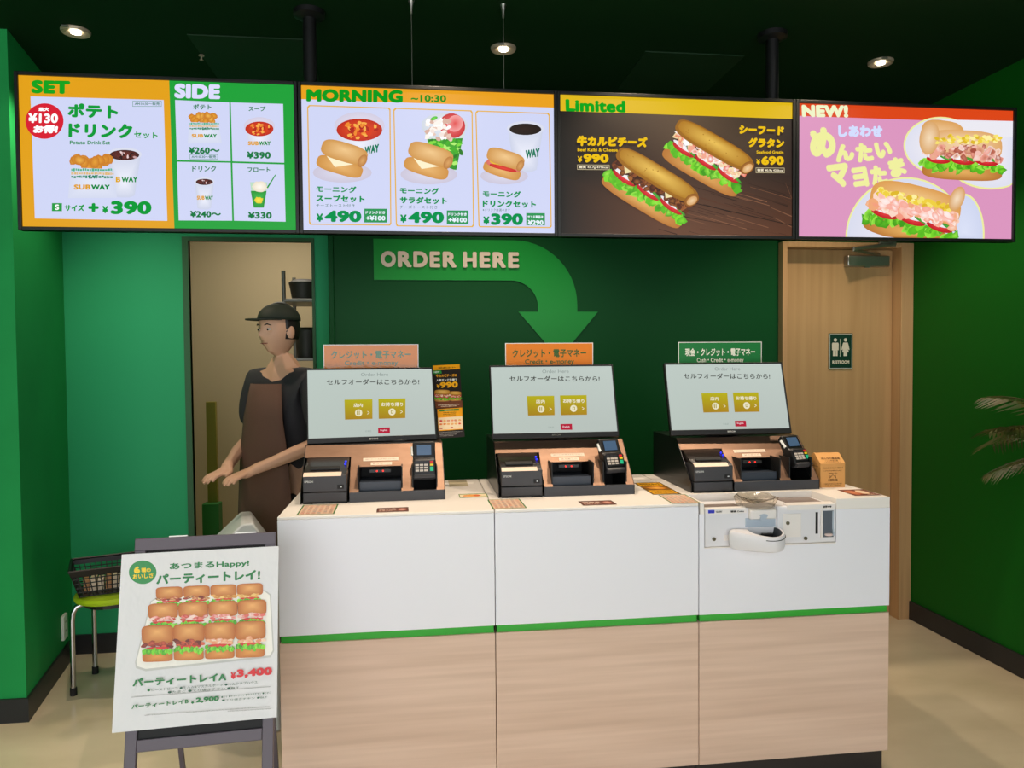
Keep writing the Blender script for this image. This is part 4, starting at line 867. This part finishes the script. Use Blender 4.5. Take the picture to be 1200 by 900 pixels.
# ------------------------------------------------------------------ KITCHEN THINGS SEEN THROUGH THE DOORWAY
t = empty('storage_rack', (-.80, 4.75, 0), 'grey metal storage rack at the right inside the kitchen doorway', 'rack')
for x in (0, .55):
    for y in (0, .40): MB().cyl((x, y, 0), (x, y, 2.05), .012, 10).build('post', STEELR, t)
for z in (.45, 1.0, 1.5, 1.86): MB().box(-.01, .56, -.01, .41, z, z+.02).build('shelf', STEELR, t, bevel=.003)
DARKC = mat('dark_container', (52, 50, 46), .5)
def pot(x, y, z, r, h, label, name='container'):
    t = empty(name, (x, y, z), label, 'container', 'containers on the kitchen rack')
    MB().lathe([(r*.82, 0), (r, h*.9), (r*1.02, h), (r*.9, h), (r*.78, h*.06), (0, h*.06)], n=24).build('tub', DARKC, t, smooth=True); MB().lathe([(r*1.04, h), (r*1.04, h+.012), (r*.7, h+.03), (0, h+.032)], n=24).build('lid', DARKC, t, smooth=True)
pot(-.70, 4.9, 1.88, .09, .10, 'dark round tub on the rack top shelf in the kitchen'); pot(-.68, 4.88, 1.52, .08, .16, 'dark tub on the second shelf of the kitchen rack'); pot(-.66, 4.9, 1.02, .10, .22, 'dark tub on the third shelf of the kitchen rack')
t = empty('cardboard_roll', (-1.28, 4.9, 0), 'tall pale yellow board leaning at the left inside the doorway', 'board')
MB().box(-.03, .03, 0, .03, 0, 1.25).build('board_panel', mat('yellow_board', (170, 150, 60), .6), t, bevel=.003); MB().box(-.05, .05, -.06, .03, 0, .62).build('green_base', mat('mid_green_plastic', (60, 140, 64), .5), t, bevel=.004)
# pale bin with gabled lid beside the counter end
t = empty('waste_bin', (-.735, 3.18, 0), 'light grey bin with a sloping lid beside the end of the counter', 'bin', rot=(0, 0, math.radians(14)))
MB().prism([(-.15, -.12), (.15, -.12), (.15, .12), (-.15, .12)], 0, .70, 'z').build('bin_body', GREYP, t, bevel=.015)
MB().prism([(-.16, .70), (.16, .70), (.055, .862), (.015, .862)], -.13, .13, 'y').build('bin_lid', GREYP, t, bevel=.008)
# ------------------------------------------------------------------ PERSON BEHIND THE COUNTER
def skin(chains, radii, sub=1):
    """chains of joints -> one skinned surface, returned as verts, faces"""
    vs, es, rs = [], [], []; idx = {}
    for ch in chains:
        prev = None
        for nm, p_, r_ in ch:
            if nm not in idx: idx[nm] = len(vs); vs.append(p_); rs.append(r_)
            if prev is not None and idx[nm] != prev: es.append((prev, idx[nm]))
            prev = idx[nm]
    me = bpy.data.meshes.new('s'); me.from_pydata(vs, es, []); o = bpy.data.objects.new('s', me); COL.objects.link(o)
    md = o.modifiers.new('k', 'SKIN'); md.use_smooth_shade = True
    for i, sv in enumerate(me.skin_vertices[0].data): sv.radius = (rs[i], rs[i]) if not isinstance(rs[i], tuple) else rs[i]; sv.use_root = (i == 0)
    sb = o.modifiers.new('s', 'SUBSURF'); sb.levels = sub; sb.render_levels = sub
    ev = bpy.data.meshes.new_from_object(o.evaluated_get(bpy.context.evaluated_depsgraph_get()))
    v = [tuple(q.co) for q in ev.vertices]; f = [tuple(q.vertices) for q in ev.polygons]
    bpy.data.objects.remove(o); bpy.data.meshes.remove(me); bpy.data.meshes.remove(ev); return v, f
def sphere(c, r, n=24, m_=16, fn=None):
    v = []; f = []
    for j in range(m_+1):
        th = PI*j/m_
        for i in range(n):
            a = 2*PI*i/n; p_ = Vector((math.sin(th)*math.cos(a), math.sin(th)*math.sin(a), math.cos(th)))
            q = Vector((p_.x*r[0], p_.y*r[1], p_.z*r[2]))
            if fn: q = fn(p_, q)
            v.append((c[0]+q.x, c[1]+q.y, c[2]+q.z))
    for j in range(m_):
        for i in range(n): f.append((j*n+i, (j+1)*n+i, (j+1)*n+(i+1) % n, j*n+(i+1) % n))
    return v, f
per = empty('person', (-.605, 3.56, 0), 'person in dark cap and dark uniform standing in the doorway behind the counter, looking down', 'person', rot=(0, 0, math.radians(-38)))
SK = mat('skin_tone', (204, 160, 132), .55); UNI = mat('dark_uniform_cloth', (44, 44, 48), .8, bump=((30, 30, 30), .3, .004)); HAIR = mat('black_hair', (22, 18, 16), .5); APR = mat('brown_apron_cloth', (92, 66, 54), .85, bump=((24, 24, 24), .3, .004)); CAPM = mat('dark_green_cap', (30, 40, 30), .7)
hd = (0, -.03, 1.640)
def arm(s_):
    sh = (s_*.175, 0, 1.425); el = (s_*.225, .0, 1.14); wr = (s_*.10, -.235, 1.045); pm = (s_*.065, -.290, 1.020)
    ch = [('chest', (0, 0, 1.36), (.13, .095)), ('sh%d' % s_, sh, .052), ('ua%d' % s_, (s_*.21, -.015, 1.28), .044), ('el%d' % s_, el, .038), ('fa%d' % s_, (s_*.17, -.12, 1.095), .034), ('wr%d' % s_, wr, .024), ('pm%d' % s_, pm, (.034, .018))]
    out = [ch]
    for k_, (dx, L) in enumerate(((-.026, .070), (-.009, .080), (.009, .076), (.026, .060))):
        b_ = (pm[0]+dx, pm[1]-.03, pm[2]); out.append([('pm%d' % s_, pm, .02), ('f%d%d' % (s_, k_), b_, .0095), ('g%d%d' % (s_, k_), (b_[0], b_[1]-L*.5, b_[2]-.008), .0088), ('h%d%d' % (s_, k_), (b_[0], b_[1]-L*.8, b_[2]-L*.45), .0078)])
    out.append([('wr%d' % s_, wr, .024), ('t%d' % s_, (pm[0]-s_*.034, pm[1]+.012, pm[2]+.004), .012), ('u%d' % s_, (pm[0]-s_*.048, pm[1]-.028, pm[2]-.006), .009)])
    return out
chains = [[('pelvis', (0, 0, .95), (.14, .10)), ('waist', (0, 0, 1.10), (.125, .09)), ('chest', (0, 0, 1.36), (.13, .095)), ('neck0', (0, .005, 1.47), .058), ('neck', (0, -.005, 1.55), .050)]]
chains += arm(1)+arm(-1)
for s_ in (1, -1): chains.append([('pelvis', (0, 0, .95), .1), ('hip%d' % s_, (s_*.095, 0, .86), .085), ('kn%d' % s_, (s_*.10, -.01, .48), .055), ('cf%d' % s_, (s_*.10, .01, .30), .052), ('an%d' % s_, (s_*.10, .01, .09), .035), ('to%d' % s_, (s_*.11, -.13, .035), .032)])
v, f = skin(chains, None, 1)
def face(p_, q):
    q = q.copy()
    if p_.z < 0: q.x *= 1-.26*abs(p_.z)**1.3; q.y *= 1-.12*abs(p_.z)
    if p_.y < -.5:
        cx = p_.x; q.y -= .020*math.exp(-(cx/.14)**2-((p_.z+.18)/.16)**2)          # nose
        q.y += .012*(math.exp(-((cx-.38)/.18)**2-((p_.z-.02)/.14)**2)+math.exp(-((cx+.38)/.18)**2-((p_.z-.02)/.14)**2))
        q.y -= .006*math.exp(-(cx/.25)**2-((p_.z+.52)/.07)**2); q.y -= .008*math.exp(-(cx/.3)**2-((p_.z+.85)/.15)**2)
    return q
hv, hf = sphere(hd, (.076, .096, .118), 40, 30, face); n = len(v); v += hv; f += [tuple(i+n for i in q) for q in hf]
for s_ in (1, -1):
    ev, ef = sphere((hd[0]+s_*.077, hd[1]+.008, hd[2]-.012), (.010, .018, .030), 10, 8); n = len(v); v += ev; f += [tuple(i+n for i in q) for q in ef]
body = MB().add(v, f).build('body', SK, per); body.data.polygons.foreach_set('use_smooth', [True]*len(body.data.polygons))
rm = body.modifiers.new('r', 'REMESH'); rm.mode = 'VOXEL'; rm.voxel_size = .005; rm.use_smooth_shade = True
for s_ in (1, -1):
    ev, ef = sphere((hd[0]+s_*.030, hd[1]-.080, hd[2]+.002), (.012, .008, .006), 12, 8); o = MB().add(ev, ef).build('eye', mat('eye_white', (220, 214, 206), .3), per, smooth=True)
    ev, ef = sphere((hd[0]+s_*.030, hd[1]-.0865, hd[2]+.001), (.005, .003, .005), 10, 8); MB().add(ev, ef).build('iris', HAIR, o, smooth=True)
    MB().tube([(hd[0]+s_*.014, hd[1]-.090, hd[2]+.020), (hd[0]+s_*.030, hd[1]-.090, hd[2]+.025), (hd[0]+s_*.046, hd[1]-.080, hd[2]+.019)], [.002, .003, .0015], 6).build('eyebrow', HAIR, per)
MB().tube([(hd[0]-.022, hd[1]-.082, hd[2]-.060), (hd[0], hd[1]-.0885, hd[2]-.062), (hd[0]+.022, hd[1]-.082, hd[2]-.060)], [.0015, .0028, .0015], 8).build('lips', mat('lips', (150, 84, 76), .5), per, smooth=True)
hv, hf = sphere((hd[0], hd[1]+.014, hd[2]+.012), (.080, .094, .118), 32, 20); keep = [q for q in hf if all(not (hv[i][1] < hd[1]-.035 and hv[i][2] < hd[2]+.05) and hv[i][2] > hd[2]-.045 for i in q)]
o = MB().add(hv, keep).build('hair', HAIR, per, smooth=True); so = o.modifiers.new('t', 'SOLIDIFY'); so.thickness = .01
cv, cf = sphere((hd[0], hd[1]+.008, hd[2]+.045), (.085, .104, .078), 32, 18); keep = [q for q in cf if all(cv[i][2] > hd[2]+.042 for i in q)]
o = MB().add(cv, keep).build('cap', CAPM, per, smooth=True); so = o.modifiers.new('t', 'SOLIDIFY'); so.thickness = .004
br = [(hd[0]+.082*math.cos(a), hd[1]-.05-.115*math.sin(a)) for a in [PI*i/12 for i in range(13)]]; MB().prism(br, hd[2]+.042, hd[2]+.047, 'z').build('peak', CAPM, o)
sh = [[('pelvis', (0, 0, .93), (.155, .115)), ('waist', (0, 0, 1.10), (.142, .105)), ('chest', (0, 0, 1.36), (.152, .112)), ('neck0', (0, .005, 1.485), .078)]]
for s_ in (1, -1): sh.append([('chest', (0, 0, 1.36), .15), ('s%d' % s_, (s_*.175, 0, 1.415), .066), ('u%d' % s_, (s_*.21, -.015, 1.28), .060), ('e%d' % s_, (s_*.222, -.004, 1.185), .056)])
v, f = skin(sh, None, 2); o = MB().add(v, f).build('shirt', UNI, per, smooth=True)
tr = [[('pelvis', (0, 0, .96), (.150, .112)), ('h', (0, 0, .88), (.13, .1))]]
for s_ in (1, -1): tr.append([('h', (0, 0, .88), .1), ('hip%d' % s_, (s_*.095, 0, .82), .095), ('kn%d' % s_, (s_*.10, -.01, .48), .070), ('an%d' % s_, (s_*.10, .01, .10), .062)])
v, f = skin(tr, None, 2); MB().add(v, f).build('trousers', UNI, per, smooth=True)
for s_ in (1, -1):
    v, f = skin([[('a', (s_*.10, .03, .045), .048), ('b', (s_*.105, -.06, .04), .046), ('c', (s_*.112, -.15, .034), .036)]], None, 2); MB().add(v, [q for q in f]).build('shoe', BLACK, per, smooth=True)
mb = MB(); rows = []
for j, z in enumerate((1.40, 1.25, 1.10, .95, .75, .55)):
    wd = [.10, .125, .15, .165, .18, .185][j]
    for i in range(9): u = -1+2*i/8; mb.v.append((u*wd, -.128-.035*(1-u*u)+(.02 if j == 0 else 0), z))
for j in range(5):
    for i in range(8): a_ = j*9+i; mb.f.append((a_, a_+1, a_+10, a_+9)); mb.mi.append(0)
o = mb.build('apron', APR, per, smooth=True); so = o.modifiers.new('t', 'SOLIDIFY'); so.thickness = .003
# ------------------------------------------------------------------ PALM AT THE RIGHT EDGE
t = empty('potted_palm', (2.575, 2.56, 0), 'dark-leaved potted palm whose fronds enter at the right edge', 'plant')
MB().lathe([(.13, 0), (.17, .32), (.18, .33), (.165, .34), (.155, .30), (0, .29)], n=28).build('pot', mat('dark_pot', (50, 46, 42), .6), t, smooth=True)
MB().tube([(0, 0, .29), (.01, .0, .6), (0, .01, 1.20)], [.03, .024, .02], 10).build('trunk', mat('palm_trunk', (78, 62, 38), .8, bump=((40, 40, 90), .6, .01)), t, smooth=True)
PALM = mat('palm_leaf', (46, 66, 20), .5, noise=((74, 70, 28), (14, 14, 14), 3, .4, .6)); R = random.Random(17)
for k_ in range(15):
    a = 2*PI*k_/15+R.uniform(-.15, .15); el = R.uniform(.1, 1.1); L = R.uniform(.36, .50); mb = MB(); pts = []
    if math.cos(a) > .1: L *= .32
    z0 = 1.22-.025*k_
    for i in range(11):
        q = i/10; r_ = L*q*math.cos(el*(1-q*.5)); z = z0+L*(math.sin(el)*q*1.3-.62*q*q)
        pts.append(Vector((r_*math.cos(a), r_*math.sin(a), z)))
    mb.tube(pts, [.005-.0004*i for i in range(11)], 5); sd = Vector((-math.sin(a), math.cos(a), 0))
    for i in range(1, 31):
        q = i/31; x = q*10; i0 = min(int(x), 9); p_ = pts[i0].lerp(pts[i0+1], x-i0); dr = (pts[i0+1]-pts[i0]).normalized(); ln = L*.42*math.sin(PI*(.12+.85*q))**.6*R.uniform(.85, 1.1)
        for s_ in (1, -1):
            d_ = (sd*s_+dr*.8).normalized(); tip = p_+d_*ln+Vector((0, 0, -ln*.35)); w_ = dr*.007
            mid = p_+d_*ln*.5+Vector((0, 0, -ln*.06)); mb.add([p_-w_*.4, mid-w_, tip, mid+w_], [(0, 1, 2, 3)])
    mb.build('frond', PALM, t)
# kitchen light
t = empty('kitchen_ceiling_light', (-.9, 4.95, 2.6), 'flat ceiling light inside the kitchen, above the doorway view', 'ceiling light')
MB().box(-.3, .3, -.15, .15, -.03, -.001).build('light_body', WHITEP, t, bevel=.004)
area(-.9, 4.95, 2.56, .5, .25, KITCHEN, (1, .92, .78))
